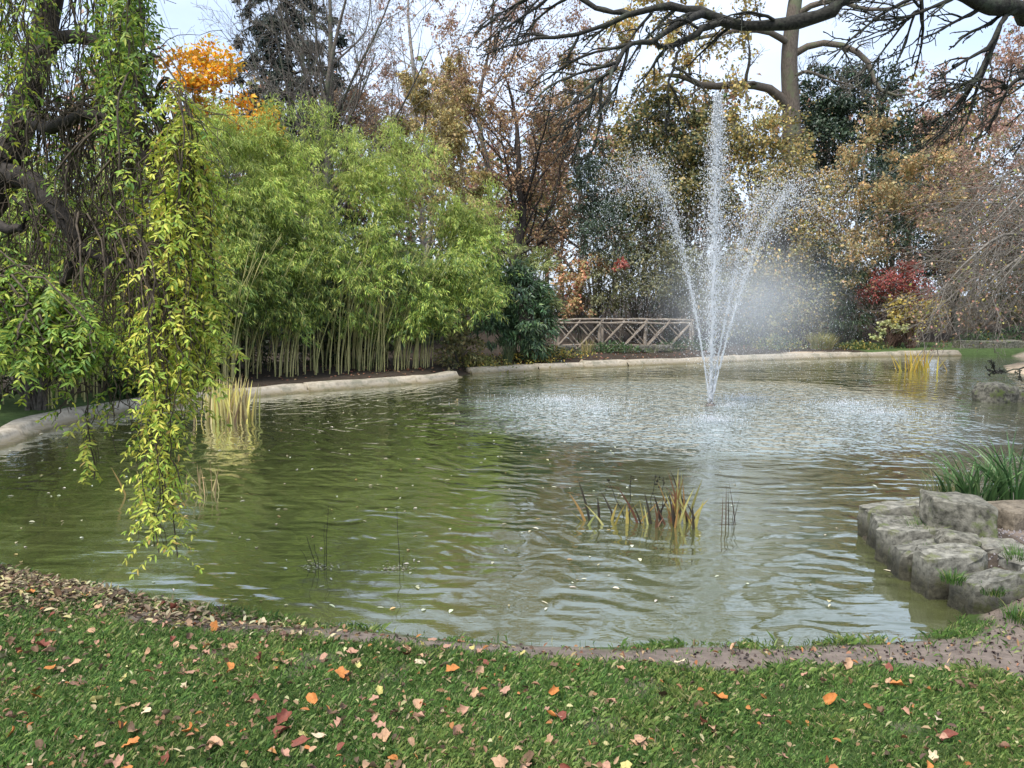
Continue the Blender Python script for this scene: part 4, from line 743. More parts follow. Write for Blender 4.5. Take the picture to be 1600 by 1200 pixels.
    # fine mist drifting east of the jets
    n = 8000; P = F0 + np.array([1.15, .2, 1.9]) + r.normal(size=(n, 3)) * [.85, .7, 1.15]; P2 = F0 + np.array([-1.2, .2, 2.6]) + r.normal(size=(3000, 3)) * [.55, .6, .9]; P = np.concatenate([P, P2]); P = P[P[:, 2] > .05]
    part(root, 'fine_drops', *drops(P, r.uniform(.0025, .006, len(P))), DROP, kind='stuff')
    m, t, o = new_mat('mist'); tc = N(t, 'ShaderNodeTexCoord'); gr = N(t, 'ShaderNodeTexGradient', gradient_type='QUADRATIC_SPHERE'); nz = N(t, 'ShaderNodeTexNoise'); nz.inputs['Scale'].default_value = 2.5
    ml = N(t, 'ShaderNodeMath', operation='MULTIPLY'); m2 = N(t, 'ShaderNodeMath', operation='MULTIPLY'); m2.inputs[1].default_value = 1.25; v = N(t, 'ShaderNodeVolumePrincipled'); v.inputs['Color'].default_value = (.97, .98, 1, 1); v.inputs['Anisotropy'].default_value = .2
    for a, b in ((tc.outputs['Object'], gr.inputs[0]), (tc.outputs['Object'], nz.inputs[0]), (gr.outputs[1], ml.inputs[0]), (nz.outputs[0], ml.inputs[1]), (ml.outputs[0], m2.inputs[0]), (m2.outputs[0], v.inputs['Density']), (v.outputs[0], o.inputs['Volume'])): t.links.new(a, b)
    th = np.linspace(0, np.pi, 9)[:, None]; ph = np.arange(16)[None] * np.pi / 8; S = np.stack([np.sin(th) * np.cos(ph), np.sin(th) * np.sin(ph), np.cos(th) + 0 * ph], -1); ix = np.arange(144).reshape(9, 16); q = np.stack([ix[:-1], ix[1:], np.roll(ix[1:], -1, 1), np.roll(ix[:-1], -1, 1)], -1).reshape(-1, 4)
    mo = part(root, 'mist', S.reshape(-1, 3), q, m, kind='stuff'); mo.parent = None; mo.location = F0 + [.75, .1, 2.05]; mo.scale = (2.5, 1.6, 2.0); mo.parent = root; mo.matrix_parent_inverse = root.matrix_basis.inverted()
fountain()

# ------------------------------------------------------------------ rustic footbridge railings
WOOD = noise_mat('weathered_wood', (.15, .12, .095), (.32, .27, .215), 7, .85, .5, .01, (.14, .12, .09), 3., (1, 1, 1))
def bridge():
    r = np.random.default_rng(150); c = at(965, 545, 29); root = thing('rustic_footbridge', 'rustic wooden footbridge with criss-cross pole railings behind the kerb', 'footbridge', (c[0], 29.5, gz(c[0], 29.5)))
    def pole(a, b, rad, name):
        a, b = np.array(a), np.array(b); p = a + (b - a) * np.linspace(0, 1, 6)[:, None]; p[1:-1] += r.normal(size=(4, 3)) * rad * .22; q = rad * (1 + .15 * r.normal(size=6)) * np.linspace(1.08, .92, 6)
        V, F = tubes(p[None], q[None], 7); i = len(V); V = np.vstack([V, p[:1], p[-1:]]); cap = [[k, (k + 1) % 7, i, i] for k in range(7)] + [[35 + k, 35 + (k + 1) % 7, i + 1, i + 1] for k in range(7)]
        cap = [[35 + k, 35 + (k + 1) % 7, 35 + (k + 2) % 7, 35 + (k + 3) % 7] for k in (0, 3)]; part(root, name, V[:-2], np.vstack([F, cap]), WOOD, None, True)
    zb = .16
    def row(pts, hs, nb):
        for (x, y), h in zip(pts, hs): pole((x, y, zb - .1), (x, y, zb + h + .05), .062, 'post')
        for i in range(len(pts) - 1):
            (x0, y0), (x1, y1) = pts[i], pts[i + 1]; h0, h1 = hs[i], hs[i + 1]
            pole((x0 - .06, y0, zb + h0 + .03), (x1 + .06, y1, zb + h1 + .03), .05, 'top_rail'); pole((x0, y0, zb + .12), (x1, y1, zb + .12), .038, 'bottom_rail')
            for k in range(nb):
                a, b = k / nb, (k + 1) / nb; L = lambda f, z: (x0 + (x1 - x0) * f, y0 + (y1 - y0) * f, zb + z)
                pole(np.array(L(a, .12)) + [0, -.06, 0], np.array(L(b, (h0 + h1) / 2)) + [0, -.06, 0], .033, 'brace'); pole(np.array(L(b, .12)) + [0, .05, 0], np.array(L(a, (h0 + h1) / 2)) + [0, .05, 0], .033, 'brace')
    X = lambda px, Y: (at(px, 520, Y)[0], Y)
    row([X(872, 31.2), X(941, 31.2), X(1010, 31.2), X(1082, 31.2)], [1.12, 1.14, 1.13, 1.1], 2)
    row([X(868, 29.0), X(937, 29.0), X(1008, 29.0), X(1078, 29.0)], [1.04, 1.07, 1.06, 1.04], 2)
    # deck boards between the two railings
    a, b = np.array([*X(880, 30.1), .17]), np.array([*X(1080, 30.1), .17])
    for i in range(26):
        c = a + (b - a) * (i / 25); w = .085; q = np.array([[-w, -.95, 0], [w, -.95, 0], [w, .95, 0], [-w, .95, 0]]); V = np.vstack([c + q, c + q + [0, 0, .05]]); F = np.array([[0, 3, 2, 1], [4, 5, 6, 7], [0, 1, 5, 4], [1, 2, 6, 5], [2, 3, 7, 6], [3, 0, 4, 7]]); part(root, 'deck_board', V, F, WOOD)
bridge()

# ------------------------------------------------------------------ stones
ROCK = noise_mat('rock_grey', (.05, .048, .036), (.24, .225, .18), 16, .9, .8, .015, (.11, .13, .05), 4.5)
ROCK_DK = noise_mat('rock_mossy', (.035, .034, .026), (.17, .16, .13), 16, .9, .8, .015, (.08, .10, .03), 4.)
ROCK_FL = noise_mat('rock_pale', (.09, .086, .07), (.28, .265, .22), 16, .9, .8, .015, (.13, .14, .075), 4.)
def stone(name, label, cx, cy, z0, sx, sy, sz, rot=0, seed=0, mat=ROCK, group=None, rough=.08, tilt=0, cat='stone'):
    import bmesh
    r = np.random.default_rng(seed); bm = bmesh.new(); pts = []
    for a in (-1, 1):
        for b in (-1, 1):
            for c in (-1, 1): pts.append(np.array([a, b, c]) * (1 - np.abs(r.normal(size=3)) * np.array([.16, .16, .10 if c > 0 else .03])))
    for k in range(7):
        d = r.uniform(-.95, .95, 3); ax = r.integers(0, 2); d[ax] = np.sign(d[ax]) * r.uniform(.98, 1.14); pts.append(d)
    for k in range(3): pts.append(np.array([r.uniform(-.7, .7), r.uniform(-.7, .7), r.uniform(.98, 1.1)]))
    for p_ in pts: bm.verts.new(p_ * np.array([sx, sy, sz]) * .5)
    h = bmesh.ops.convex_hull(bm, input=bm.verts); bmesh.ops.delete(bm, geom=[v for v in bm.verts if not v.link_faces], context='VERTS')
    bmesh.ops.dissolve_limit(bm, angle_limit=R(9), verts=bm.verts, edges=bm.edges)
    bmesh.ops.bevel(bm, geom=list(bm.edges), offset=.035 * min(sx, sy, sz), segments=1, affect='EDGES'); bmesh.ops.triangulate(bm, faces=bm.faces)
    for _ in range(3):
        le = [e for e in bm.edges if e.calc_length() > .05 * max(sx, sz)]
        if le: bmesh.ops.subdivide_edges(bm, edges=le, cuts=1)
        bmesh.ops.triangulate(bm, faces=bm.faces)
    V = np.array([v.co for v in bm.verts]); S_ = (sx + sy + sz) / 3
    for s_, a in ((.5 * S_, rough * .22), (.16 * S_, rough * .12), (.07 * S_, rough * .12)):
        dx = np.stack([vnoise(V[:, 0] + V[:, 2] * 1.3 + seed, V[:, 1] - V[:, 2] * 1.1, s_, seed + k) for k in range(3)], 1) - .5; V = V + dx * a * 2 * S_
    V[:, 2] += V[:, 0] * tilt; c, s = math.cos(rot), math.sin(rot); V = V @ np.array([[c, s, 0], [-s, c, 0], [0, 0, 1]]) + [0, 0, sz * .5]
    for v, q in zip(bm.verts, V): v.co = q
    bmesh.ops.recalc_face_normals(bm, faces=bm.faces)
    for f in bm.faces: f.smooth = True
    m = bpy.data.meshes.new(name); bm.to_mesh(m); bm.free(); m.materials.append(mat); m.set_sharp_from_angle(angle=R(28))
    o = link(name, m, None, label, cat, group); o.location = (cx, cy, z0); return o
def block(name, label, cx, cy, z0, sx, sy, sz, rot=0, seed=0, mat=ROCK, group=None, cat='stone'):
    """quarried block: irregular footprint, near-flat top, rough split sides"""
    r = np.random.default_rng(seed); cs = []
    for a, b in ((-1, -1), (1, -1), (1, 1), (-1, 1)):
        q = np.array([a, b]) * (1 - r.random(2) * .14)
        if r.random() < .5:
            e1, e2 = r.uniform(.15, .5, 2); u, v = (np.array([0, -b]), np.array([-a, 0])) if a * b > 0 else (np.array([-a, 0]), np.array([0, -b]))
            cs += [q + u * e1, q + v * e2] if a * b < 0 else [q + u * e1, q + v * e2]
        else: cs.append(q)
    cs = np.array(cs); cs = cs[np.argsort(np.arctan2(cs[:, 1], cs[:, 0]))]; nx = np.roll(cs, -1, 0); base = np.concatenate([cs[:, None], cs[:, None] * .64 + nx[:, None] * .36, cs[:, None] * .3 + nx[:, None] * .7], 1).reshape(-1, 2); k = len(base); V = []
    zs = (0, .3, .55, .78, .93, .985, 1.0); ins = (1.0, 1.03, 1.0, 1.0, .99, .965, .90); tx, ty = r.normal(size=2) * .035
    for z, q in zip(zs, ins):
        off = (r.normal(size=(k, 2)) * .022 + (vnoise(base[:, 0] * 2 + seed, base[:, 1] * 2 + z * 3, .5, seed % 50) - .5)[:, None] * .10 * base) * (z < .99)
        xy = base * q + off; V.append(np.stack([xy[:, 0] * sx * .5, xy[:, 1] * sy * .5, z * sz + (tx * xy[:, 0] + ty * xy[:, 1]) * z * sz * 1.2 + (r.normal(size=k) * .006 if z > .5 else 0)], 1))
    for q in (.55, .25): V.append(np.stack([base[:, 0] * q * sx * .5, base[:, 1] * q * sy * .5, sz + (tx * base[:, 0] + ty * base[:, 1]) * q * sz * 1.2 + r.normal(size=k) * .006], 1))
    n = len(V); V = np.vstack(V + [np.array([[0, 0, sz]])]); ix = np.arange(n * k).reshape(n, k)
    F = np.stack([ix[:-1], np.roll(ix[:-1], -1, 1), np.roll(ix[1:], -1, 1), ix[1:]], -1).reshape(-1, 4); F = np.vstack([F[:, [0, 1, 2]], F[:, [0, 2, 3]], [[ix[-1, j], ix[-1, (j + 1) % k], n * k] for j in range(k)]])
    co, si = math.cos(rot), math.sin(rot); V = V @ np.array([[co, si, 0], [-si, co, 0], [0, 0, 1]]); m = mesh(name, V, F, mat, None, True); m.set_sharp_from_angle(angle=R(24))
    o = link(name, m, None, label, cat, group); o.location = (cx, cy, z0); return o
EG = 'rough stones edging the pond'
WET_SHADE = (.33, .47, (.30, .29, .24)); EDGE_A = noise_mat('edge_stone_grey', (.075, .072, .058), (.30, .285, .235), 17, .9, .9, .012, (.15, .155, .08), 5., wet=WET_SHADE); EDGE_B = noise_mat('edge_stone_dark', (.055, .053, .042), (.24, .23, .19), 20, .9, .9, .012, (.12, .135, .06), 5.5, wet=WET_SHADE)  # waterline stain raised so the stone sides carry painted shade too
for i, (x, y, sx, sy, top, rot, lb) in enumerate((
        (3.86, 5.05, .70, .46, .31, -.06, 'big squared edging stone with grass at its foot beside the mud'), (3.34, 5.20, .44, .38, .275, .10, 'dark wet edging stone next to the corner block'),
        (3.29, 5.57, .54, .32, .30, .05, 'yellow-stained upright edging stone rising from the water'), (3.25, 5.90, .48, .31, .26, -.08, 'narrow upright edging stone between two wider ones'),
        (3.34, 6.22, .56, .31, .275, .07, 'mossy edging stone with flat grey top'), (3.40, 6.55, .52, .31, .27, -.08, 'low dark edging stone near the end of the row'), (3.54, 6.90, .74, .38, .30, .04, 'flat-topped stone ending the edging row in the water'))):
    block('edging_stone', lb, x, y, -.25, sx * .95, sy * .93, top + .25 + (.02, -.015, .025, -.01, .02, -.015, .01)[i], rot * 1.4, 200 + i, (EDGE_A, EDGE_B)[i % 2], EG)
for i, (x, y, sx, sy, top, rot, lb) in enumerate(((3.83, 5.50, .50, .34, .30, .08, 'flat slab set behind the corner edging stone'), (3.76, 5.86, .48, .32, .285, -.1, 'flat slab with grass tuft growing over it'), (3.80, 6.2, .34, .28, .27, .15, 'small flat slab behind the mossy stones'))):
    block('edging_slab', lb, x + .03, y, .08, sx * .9, sy * .9, top - .08, rot, 230 + i, ROCK_FL, 'flat slabs behind the edging')
p = onz(1513, 836, .26); stone('boulder', 'large angular grey boulder in the planted bed', p[0], p[1] + .16, .18, .52, .42, .36, -.25, 241, ROCK, None, .11, -.12, 'boulder')
p = onz(1507, 858, .26); stone('rock', 'small pointed rock lying before the large boulder', p[0], p[1] + .06, .2, .30, .22, .16, -.3, 243, ROCK, None, .12, -.1, 'rock')
p = onz(1590, 828, .26); stone('boulder', 'brownish boulder half hidden under the strap-leaved plants', p[0] + .08, p[1] + .16, .18, .46, .36, .26, .2, 245, noise_mat('rock_brown', (.09, .075, .055), (.24, .20, .15), 14, .9, .9, .015), None, .1, 0, 'boulder')
p = onz(1566, 629); stone('mossy_rock', 'moss-sided rock standing in the pond below the drooping twig', p[0], p[1] + .25, -.3, .66, .55, .68, .2, 250, ROCK_DK, None, .1, 0, 'rock')
p = onz(1606, 629); stone('mossy_rock', 'smaller mossy rock beside the larger one in the pond', p[0] + .1, p[1] + .2, -.3, .62, .5, .55, -.3, 251, ROCK_DK, None, .1, 0, 'rock')
for i, (px, sx, sz, lb) in enumerate(((1515, 1.0, .46, 'first grey block of the far rock wall, beside the kerb end'), (1548, .9, .44, 'second grey block of the far rock wall'), (1580, 1.1, .46, 'third grey block of the far rock wall'), (1612, 1.0, .42, 'last grey block of the far rock wall'))):
    x, y = gpos(px, 30.6); block('wall_block', lb, x, y, .04, sx, .5, sz, (.08, -.05, .1, 0)[i], 260 + i, ROCK, 'rock wall at the far corner')
for i, (px, sx, lb) in enumerate(((1008, .7, 'dark rockery stone under the footbridge railing'), (1035, .8, 'brown rockery stone beside the leafy green plant'), (885, .6, 'small rockery stone by the footbridge end'))):
    x, y = gpos(px, 28.2); stone('rockery_stone', lb, x, y, .14, sx, .45, .32, .2 * i, 270 + i, ROCK_DK, None, .12, 0, 'rock')

# ------------------------------------------------------------------ water plants
def reed(name, label, px, py, specs, seed, cat='reeds', pal=STRAW, wd=.02, group=None, hs=1.):
    """clump of single reed blades: specs = (dx px, height m, lean x m, dy m)"""
    r = np.random.default_rng(seed); c = onz(px, py); k = np.linalg.norm(c - [0, 0, CAM_H]) / FPX; root = thing(name, label, cat, (c[0], c[1], 0), group)
    for dx, h, ln, dy in specs:
        b = np.array([c[0] + dx * k, c[1] + dy, -.06]); f = np.linspace(0, 1, 6); bend = r.normal() * .06
        h *= hs; ln *= hs
        P = b + np.array([1, 0, 0]) * (ln * f ** 1.4)[:, None] + np.array([0, 1, 0]) * (bend * f)[:, None] + np.array([0, 0, h + .06]) * f[:, None]
        w_ = wd * r.uniform(.6, 1.2) * np.array([.8, 1, .95, .8, .5, .05]); side = unit(np.array([1, r.normal() * .5, 0])); up = np.array([0, -.25, 0])
        V = np.stack([P - side * w_[:, None] * .5, P + up * w_[:, None] * .5, P + side * w_[:, None] * .5], 1); ix = np.arange(18).reshape(6, 3)
        F = np.concatenate([np.stack([ix[:-1, j], ix[:-1, j + 1], ix[1:, j + 1], ix[1:, j]], -1) for j in (0, 1)]); cc = pick(r, 1, pal, .2); part(root, 'blade', V.reshape(-1, 3), F, BLADE, np.repeat(cc, 18, 0), True)
    return root
r = np.random.default_rng(300)
reed('yellow_reeds', 'dense pale yellow reed clump by the kerb near the weeping tree', 355, 658, [(r.normal() * 17, r.uniform(.35, .75), r.normal() * .10, r.normal() * .15) for _ in range(170)], 301, pal=[(.68, .60, .27, 3), (.70, .64, .2, 3), (.45, .36, .2, 2), (.3, .22, .12, 1)], wd=.035, hs=1.15)
reed('yellow_reeds', 'golden reed clump standing before the far kerb', 1437, 580, [(r.normal() * 15, r.uniform(.35, .72), r.normal() * .16, r.normal() * .2) for _ in range(46)], 302, pal=[(.55, .42, .07, 3), (.48, .33, .08, 2), (.35, .3, .08, 1)], wd=.035)
reed('dry_reeds', 'few dry reed stubs beyond the hanging shoots, pale brown', 318, 768, [(r.normal() * 14, r.uniform(.15, .36), r.normal() * .10, r.normal() * .12) for _ in range(13)], 303, pal=[(.5, .34, .18, 2), (.3, .18, .1, 1), (.5, .42, .2, 1)], wd=.016)
reed('dry_reeds', 'pair of slanting straw reeds on the open side of the hanging shoots', 207, 773, [(-8, .34, -.13, 0), (8, .3, -.05, .03), (2, .2, -.1, .05), (12, .1, .05, 0)], 304, pal=[(.5, .38, .15, 2), (.4, .25, .12, 1)], wd=.02)
ORG = [(.56, .44, .12, 3), (.42, .25, .09, 2), (.20, .10, .06, 2), (.055, .045, .035, 3), (.42, .38, .14, 3)]
reed('autumn_irises', 'orange and brown dying irises in mid pond before the fountain', 1040, 818, [(-112, .33, -.1, .1), (-118, .22, -.14, .08), (-98, .2, -.02, .1), (-40, .3, -.18, .02), (-36, .2, -.1, 0), (-22, .26, -.06, -.02), (-12, .2, -.05, -.05), (-5, .25, -.08, .02)] + [(r.uniform(8, 48), r.uniform(.16, .42), r.normal() * .09, r.normal() * .1) for _ in range(24)] + [(r.normal() * 48 - 14, r.uniform(.06, .24), r.normal() * .08, r.normal() * .12) for _ in range(26)], 305, pal=ORG, wd=.028, hs=1.25)
reed('dark_rush', 'thin dark rush stems standing apart beside the dying irises', 1137, 822, [(-9, .28, -.01, 0), (-2, .34, -.01, .02), (2, .3, .0, 0), (8, .24, .05, .02), (14, .34, -.05, .04), (6, .2, .02, 0)], 306, pal=[(.06, .04, .03, 3), (.12, .07, .05, 1)], wd=.012, hs=1.25)
SEED = noise_mat('dark_seedhead', (.012, .011, .009), (.035, .03, .022), 30, .8, .3)
def seedstalk(px, py, top, lean, seed, group=None):
    r = np.random.default_rng(seed); c = onz(px, py); t = at(px + lean, top, c[1]); p = c + (t - c) * np.linspace(0, 1, 7)[:, None]; p[1:-1] += r.normal(size=(5, 3)) * .006
    root = thing('seed_stalk', 'dark stalk with knobbly seed heads among the dying irises', 'plant', c, 'dark seed stalks in the pond'); part(root, 'stem', *tubes(p[None], np.linspace(.005, .003, 7)[None], 5), SEED, None, True)
    k = 9; q = p[-1] + np.stack([r.normal(size=k) * .018, r.normal(size=k) * .018, -r.random(k) * .12], 1); V, F = drops(q, r.uniform(.006, .012, k)); part(root, 'seed_heads', V, F, SEED)
for i, a in enumerate(((975, 808, 748, -26), (984, 812, 742, 2), (1013, 815, 742, 12), (1033, 812, 746, 4))): seedstalk(*a, 320 + i)
def twigplant(label, px, py, segs, seed):
    r = np.random.default_rng(seed); c = onz(px, py); root = thing('dead_stem', label, 'plant', c)
    for dx, top, w_ in segs:
        t = at(px + dx, top, c[1]); b = c + [(.2 * dx) / FPX * 7, 0, -.1]; p = b + (t - b) * np.linspace(0, 1, 6)[:, None]; p[1:-1] += r.normal(size=(4, 3)) * .004; part(root, 'stem', *tubes(p[None], np.linspace(w_, w_ * .5, 6)[None], 4), SEED, None, True)
    n = 70; q = np.stack([c[0] - .05 + r.normal(size=n) * .07, c[1] + r.normal(size=n) * .05, np.full(n, .006)], 1); V, F, C = leafmesh(q, rnd(n, r) * [1, 1, .05], np.array([[0, 0, 1.]]).repeat(n, 0), .022, .014, pick(r, n, [(.5, .48, .36), (.25, .22, .15)]), 4, .05); part(root, 'debris', V, F, LEAF_DRY, C, kind='stuff')
twigplant('thin dark stems with floating debris, some leaning, alone in open water', 505, 887, ((8, 790, .0035), (2, 820, .003), (-26, 838, .004), (-36, 858, .003), (-14, 850, .004)), 330)
twigplant('single thin stem with a curled tip alone in open water', 626, 888, ((-6, 788, .0035), (4, 868, .003)), 331)

# ------------------------------------------------------------------ plants on the stone bed
for i, (px, py, n, h, sp, lb) in enumerate(((1540, 800, 90, .52, .12, 'strap-leaved green plant growing behind the large boulder'), (1597, 800, 100, .62, .14, 'taller strap-leaved plant over the brownish boulder'), (1500, 790, 40, .42, .10, 'thin strap-leaved plant leaning towards the water'), (1640, 790, 60, .5, .12, 'strap-leaved plant at the edge of the bed'))):
    c = onz(px, py, .28); tuft('strap_leaf_plant', lb, 'plant', c[0], c[1] + .1, n, h * 1.25, .022, [(.09, .18, .06, 3), (.14, .24, .09, 2), (.16, .24, .10, 1), (.04, .09, .03, 1)], 340 + i, sp, .75, group='strap-leaved plants in the bed')
for i, (px, py, n, h, lb) in enumerate(((1445, 822, 60, .22, 'leafy green tuft wedged between the far edging stones'), (1490, 888, 140, .09, 'mossy grass cushion on the flat slab'), (1590, 872, 160, .14, 'round grass cushion on the gravel'), (1450, 848, 60, .08, 'small weeds in the gap of the edging'), (1550, 905, 120, .07, 'short grass strip behind the corner stone'), (1590, 970, 120, .12, 'grass tuft growing at the foot of the corner stone'), (1460, 780, 50, .35, 'wispy dry weeds at the waterside of the bed'), (1480, 760, 50, .45, 'tall wispy weeds behind the large boulder'))):
    z = .3 if py < 950 else .12; c = onz(px, py, z); tuft('grass_tuft', lb, 'grass tuft', c[0], c[1], n, h, .006, GREENB if i < 6 else [(.2, .2, .08), (.12, .16, .05)], 350 + i, .08 if h < .2 else .12, .7, z=max(gz(c[0], c[1]), .2 if py < 950 else 0))
def gravel():
    r = np.random.default_rng(360); n = 2600; x = r.uniform(3.4, 5.6, n); y = r.uniform(5.2, 7.2, n); z = height(x, y) + .004; P = np.stack([x, y, z], 1)
    V, F = drops(P, r.uniform(.008, .02, n)); V = V.reshape(-1, 4, 3); V[..., 2] = z[:, None] + (V[..., 2] - z[:, None]) * .5; link('gravel', mesh('gravel', V.reshape(-1, 3), F, noise_mat('slate_chip', (.12, .11, .11), (.30, .27, .27), 40, .8, .2)), None, 'purplish grey slate chips in the stone-edged bed', 'gravel', None, 'stuff')
gravel()

# ------------------------------------------------------------------ lawn
def lawn_grass():
    r = np.random.default_rng(400); n = 430000; Y = 2.2 + 5.0 * r.random(n) ** 1.15; X = (r.random(n) * 2 - 1) * (Y * .70 + .5); d = sdist(X, Y)
    m = mudmask(X, Y, d); l = littermask(X, Y, d); fr = np.where((d < .16) & (X > -1.0), np.clip((vnoise(X, Y, .3, 17) - .5) * 4, .04, 1), 1.); dens = fr * (.35 + .65 * np.clip(vnoise(X, Y, .16, 12) * 1.5, 0, 1)) * (1 - .97 * m) * (1 - .75 * l)
    ok = (d > .015) & (r.random(n) < dens) & ~((X > 3.1) & (Y > 4.95)); X, Y, d = X[ok], Y[ok], d[ok]; n = len(X); z = height(X, Y, d)
    h = r.uniform(.012, .05, n) * (.6 + .8 * vnoise(X, Y, .22, 13)) * (1 + .55 * np.clip(1 - d / .14, 0, 1)); az = r.uniform(0, 6.283, n); ln = r.uniform(.1, 1.1, n)
    b = np.stack([X, Y, z - .004], 1); o = np.stack([np.cos(az), np.sin(az), 0 * az], 1); s = np.stack([-np.sin(az), np.cos(az), 0 * az], 1); w_ = r.uniform(.0012, .0029, n)[:, None]; U = np.array([0, 0, 1.])
    V = np.stack([b - s * w_, b + s * w_, b + o * (h * ln * .35)[:, None] + U * (h * .62)[:, None] + s * w_ * .8, b + o * (h * ln)[:, None] + U * (h * (1 - .18 * ln))[:, None]], 1)
    F = np.array([[0, 1, 2], [0, 2, 3]])[None] + 4 * np.arange(n)[:, None, None]
    patch = vnoise(X, Y, .5, 15)[:, None]; dry = np.clip(vnoise(X, Y, .33, 18) * 2.2 - 1.1, 0, 1)[:, None]; c = (1 - .45 * dry + .45 * dry * np.array([1.9, 1.35, 1.5])) * pick(r, n, [(.11, .20, .048, 4), (.17, .27, .068, 3), (.06, .12, .033, 2), (.28, .35, .12, 1.2), (.42, .38, .20, .6)], .25) * (.8 + .4 * patch)
    link('grass', mesh('grass', V.reshape(-1, 3), F.reshape(-1, 3), BLADE, np.repeat(c, 4, 0)), None, 'short green lawn grass along the near bank', 'grass', None, 'stuff'); print('grass', n)
lawn_grass()
LEAFCOL = dict(orange=(.44, .17, .045), tan=(.44, .27, .16), pink=(.38, .215, .145), red=(.18, .055, .035), brown=(.14, .085, .05), yellow=(.46, .40, .14), cream=(.54, .44, .29))
def leaf_shape(r, lobed, L, W, curl):
    """an outline fan: pointed oval or lobed, cupped by curl"""
    k = 14; a = np.linspace(0, 2 * np.pi, k, endpoint=False); rad = 1 + (.22 * np.cos(5 * a) if lobed else 0) + r.normal(size=k) * .07; x = np.cos(a) * rad * L * .5; y = np.sin(a) * rad * W * .5 * (1 - .25 * np.cos(a)); z = curl * ((y / (W * .5)) ** 2 * W * .35 + (x / (L * .5)) ** 2 * L * .12 * r.uniform(-1, 1)) + r.normal(size=k) * .004
    V = np.vstack([[0, 0, 0], np.stack([x, y, z], 1), np.stack([x, y, z], 1) * [.55, .55, .2]]); F = []
    for i in range(k):
        j = (i + 1) % k; F += [[0, 1 + k + i, 1 + k + j], [1 + k + i, 1 + i, 1 + j], [1 + k + i, 1 + j, 1 + k + j]]
    return V, np.array(F)
def fallen_leaves():
    r = np.random.default_rng(420); meshes = {}
    for nm, c in LEAFCOL.items():
        mt = noise_mat('fallen_leaf_' + nm, tuple(np.array(c) * .75), tuple(np.minimum(np.array(c) * 1.2, .8)), 60, .65, .3, .003)
        meshes[nm] = [mesh('fallen_leaf', *leaf_shape(r, k_ % 2 == 0, r.uniform(.055, .095), r.uniform(.038, .062), r.uniform(.8, 1.5) if k_ > 3 else r.uniform(-.2, .4)), mt, None, True) for k_ in range(8)]
    lab = dict(orange='bright orange fallen leaf lying on the lawn', tan='tan dry fallen leaf lying on the lawn', pink='pinkish brown fallen leaf lying on the lawn', red='dark red fallen leaf lying on the lawn', brown='dark brown fallen leaf lying on the lawn', yellow='yellow fallen leaf lying on the lawn', cream='pale cream fallen leaf lying on the lawn')
    names = list(LEAFCOL); wt = np.array([.14, .26, .22, .11, .15, .06, .06]); k = 0
    while k < 290:
        Y = 2.5 + 2.9 * r.random(); X = (r.random() * 2 - 1) * (.69 * Y + .1)
        if r.random() > (.95 if X < -.5 else .75 if X < .8 else .38) * (.25 + 1.5 * vnoise(np.array([X]), np.array([Y]), .45, 44)[0]): continue
        d = sdist(np.array([X]), np.array([Y]))[0]
        if d < .2 or (X > 2.9 and Y > 4.7) or r.random() < .6 * mudmask(np.array([X]), np.array([Y]), np.array([d]))[0]: continue
        nm = names[r.choice(7, p=wt)]; q = int(r.integers(8)); sh = ('flat ', 'curled ')[q > 3] + ('lobed ', 'oval ')[q % 2]; o = link('fallen_leaf', meshes[nm][q], None, sh + lab[nm], 'leaf', sh + nm + ' leaves on the lawn'); s = r.uniform(.5, 1.05); o.scale = (s, s, s)
        o.location = (X, Y, gz(X, Y) + r.uniform(.026, .044)); o.rotation_euler = (r.normal() * .5, r.normal() * .5, r.uniform(0, 6.28)); k += 1
    n = 3000; Y = 2.3 + 3.2 * r.random(n); X = (r.random(n) * 2 - 1) * (.69 * Y + .2); d = sdist(X, Y); ok = (d > .15) & ~((X > 2.9) & (Y > 4.7)) & (r.random(n) < np.where(X < 0, 1, .55)); X, Y = X[ok], Y[ok]; n = len(X); P = np.stack([X, Y, height(X, Y) + r.uniform(.012, .04, n)], 1)
    V, F, C = leafmesh(P, rnd(n, r) * [1, 1, .5], rnd(n, r) * .7 + [0, 0, 1], r.uniform(.014, .05, n), r.uniform(.008, .026, n), pick(r, n, [(.36, .26, .15, 3), (.28, .16, .09, 4), (.12, .08, .055, 3), (.46, .42, .22, 1), (.38, .16, .06, 1.5)]), 6, .4)
    link('leaf_scraps', mesh('leaf_scraps', V, F, LEAF_DRY, C), None, 'small torn leaf scraps caught in the lawn', 'leaf litter', None, 'stuff')
    # dropped leaflets and crumbs, uncountable
    n = 24000; X = r.uniform(-6, -.8, n); Y = r.uniform(4.4, 6.7, n); d = sdist(X, Y); l = littermask(X, Y, d); band = np.clip(1 - np.abs(d - .35) / .25, 0, 1) * np.clip((-X - .9) / 1.5, 0, 1) * .7
    ok = (d > .03) & (r.random(n) < np.maximum(l * 1.4, band)); X, Y = X[ok], Y[ok]; n = len(X); P = np.stack([X, Y, height(X, Y) + r.uniform(.004, .03, n)], 1)
    V, F, C = leafmesh(P, rnd(n, r) * [1, 1, .35], rnd(n, r) * .45 + [0, 0, 1], r.uniform(.045, .075, n), r.uniform(.018, .028, n), pick(r, n, [(.50, .44, .27, 3), (.32, .24, .15, 3), (.50, .46, .2, 1), (.11, .08, .055, 4), (.2, .14, .09, 3)]), 6, .3)
    link('leaf_litter', mesh('leaf_litter', V, F, LEAF_DRY, C), None, 'drift of small dropped leaflets under the weeping tree', 'leaf litter', None, 'stuff'); print('litter', n)
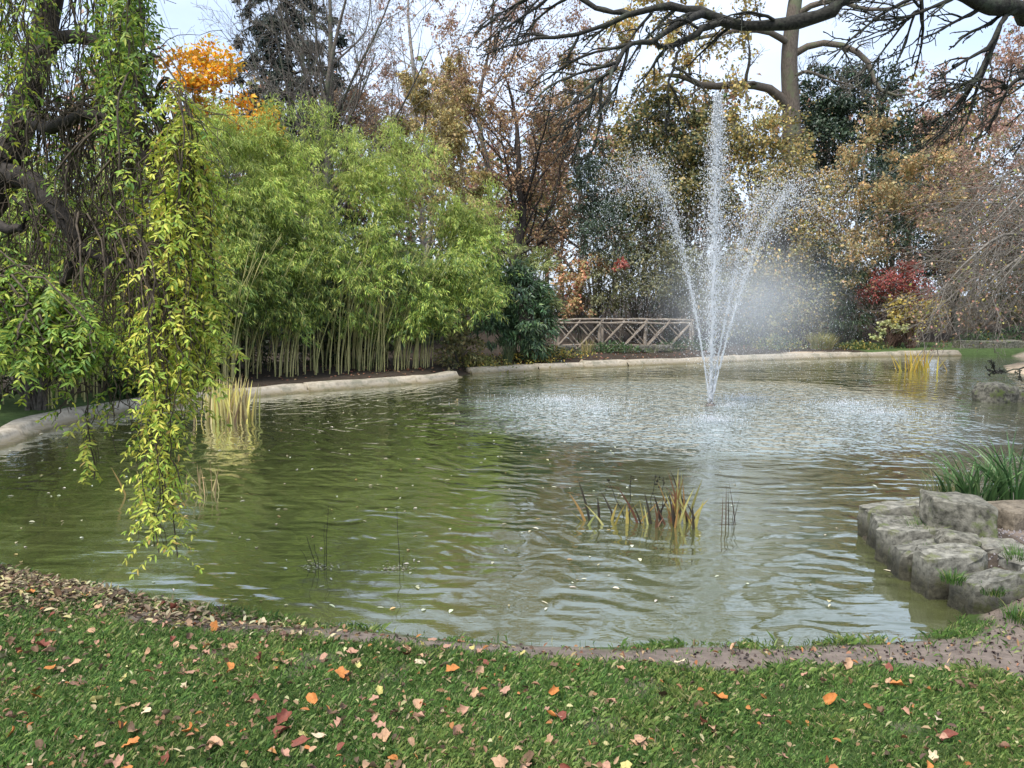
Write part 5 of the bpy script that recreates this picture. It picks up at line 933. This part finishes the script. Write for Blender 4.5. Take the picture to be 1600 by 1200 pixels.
    n = 5200; X = r.uniform(-1.5, 4.4, n); Y = r.uniform(4.0, 5.6, n); d = sdist(X, Y); ok = (d > .05) & (r.random(n) < mudmask(X, Y, d) * (.25 + .75 * (X > 1.3)) * .55) & (X < 3.5); X, Y = X[ok], Y[ok]; n = len(X); P = np.stack([X, Y, height(X, Y) + .004], 1)
    V, F, C = leafmesh(P, rnd(n, r) * [1, 1, .5], rnd(n, r) * .6 + [0, 0, 1], r.uniform(.012, .035, n), r.uniform(.01, .02, n), pick(r, n, [(.07, .05, .045, 3), (.11, .08, .07, 2), (.035, .028, .025, 2), (.3, .22, .16, .3)]), 6, .5)
    link('leaf_crumbs', mesh('leaf_crumbs', V, F, LEAF_DRY, C), None, 'dark rotting leaf crumbs on the bare earth', 'leaf litter', None, 'stuff')
    n = 2600; X = r.normal(size=n) * 7; Y = r.uniform(17.5, 33, n); d = sdist(X, Y); ok = (d > .4) & (d < 4); X, Y = X[ok], Y[ok]; n = len(X); P = np.stack([X, Y, height(X, Y) + .02], 1)
    V, F, C = leafmesh(P, rnd(n, r) * [1, 1, .3], rnd(n, r) * .5 + [0, 0, 1], .1, .07, pick(r, n, [(.28, .13, .08), (.2, .12, .07), (.36, .24, .14), (.3, .1, .07)]), 4); link('bank_leaves', mesh('bank_leaves', V, F, LEAF_DRY, C), None, 'brown fallen leaves on the soil behind the kerb', 'leaf litter', None, 'stuff')
    n = 1500; X = r.uniform(-8, 14, n); Y = 5.2 + 22 * r.random(n) ** 1.6; d = sdist(X, Y); ok = (d < -.08) & ((np.hypot(X - FX, Y - FY) > 5) | (r.random(n) < .1)) & (r.random(n) < np.where(X < 1.5, 1, .45)); X, Y = X[ok], Y[ok]; n = len(X); P = np.stack([X, Y, np.full(n, .006)], 1)
    V, F, C = leafmesh(P, rnd(n, r) * [1, 1, .03], rnd(n, r) * .06 + [0, 0, 1], r.uniform(.02, .075, n), r.uniform(.012, .035, n), pick(r, n, [(.60, .58, .44, 4), (.5, .45, .28, 2), (.5, .36, .16, 1)]), 6, .12); link('floating_leaves', mesh('floating_leaves', V, F, LEAF_DRY, C), None, 'pale leaves and specks floating on the pond', 'floating leaves', None, 'stuff')
fallen_leaves()
print('objs', len(sc.objects), 'time', time.time() - T0)
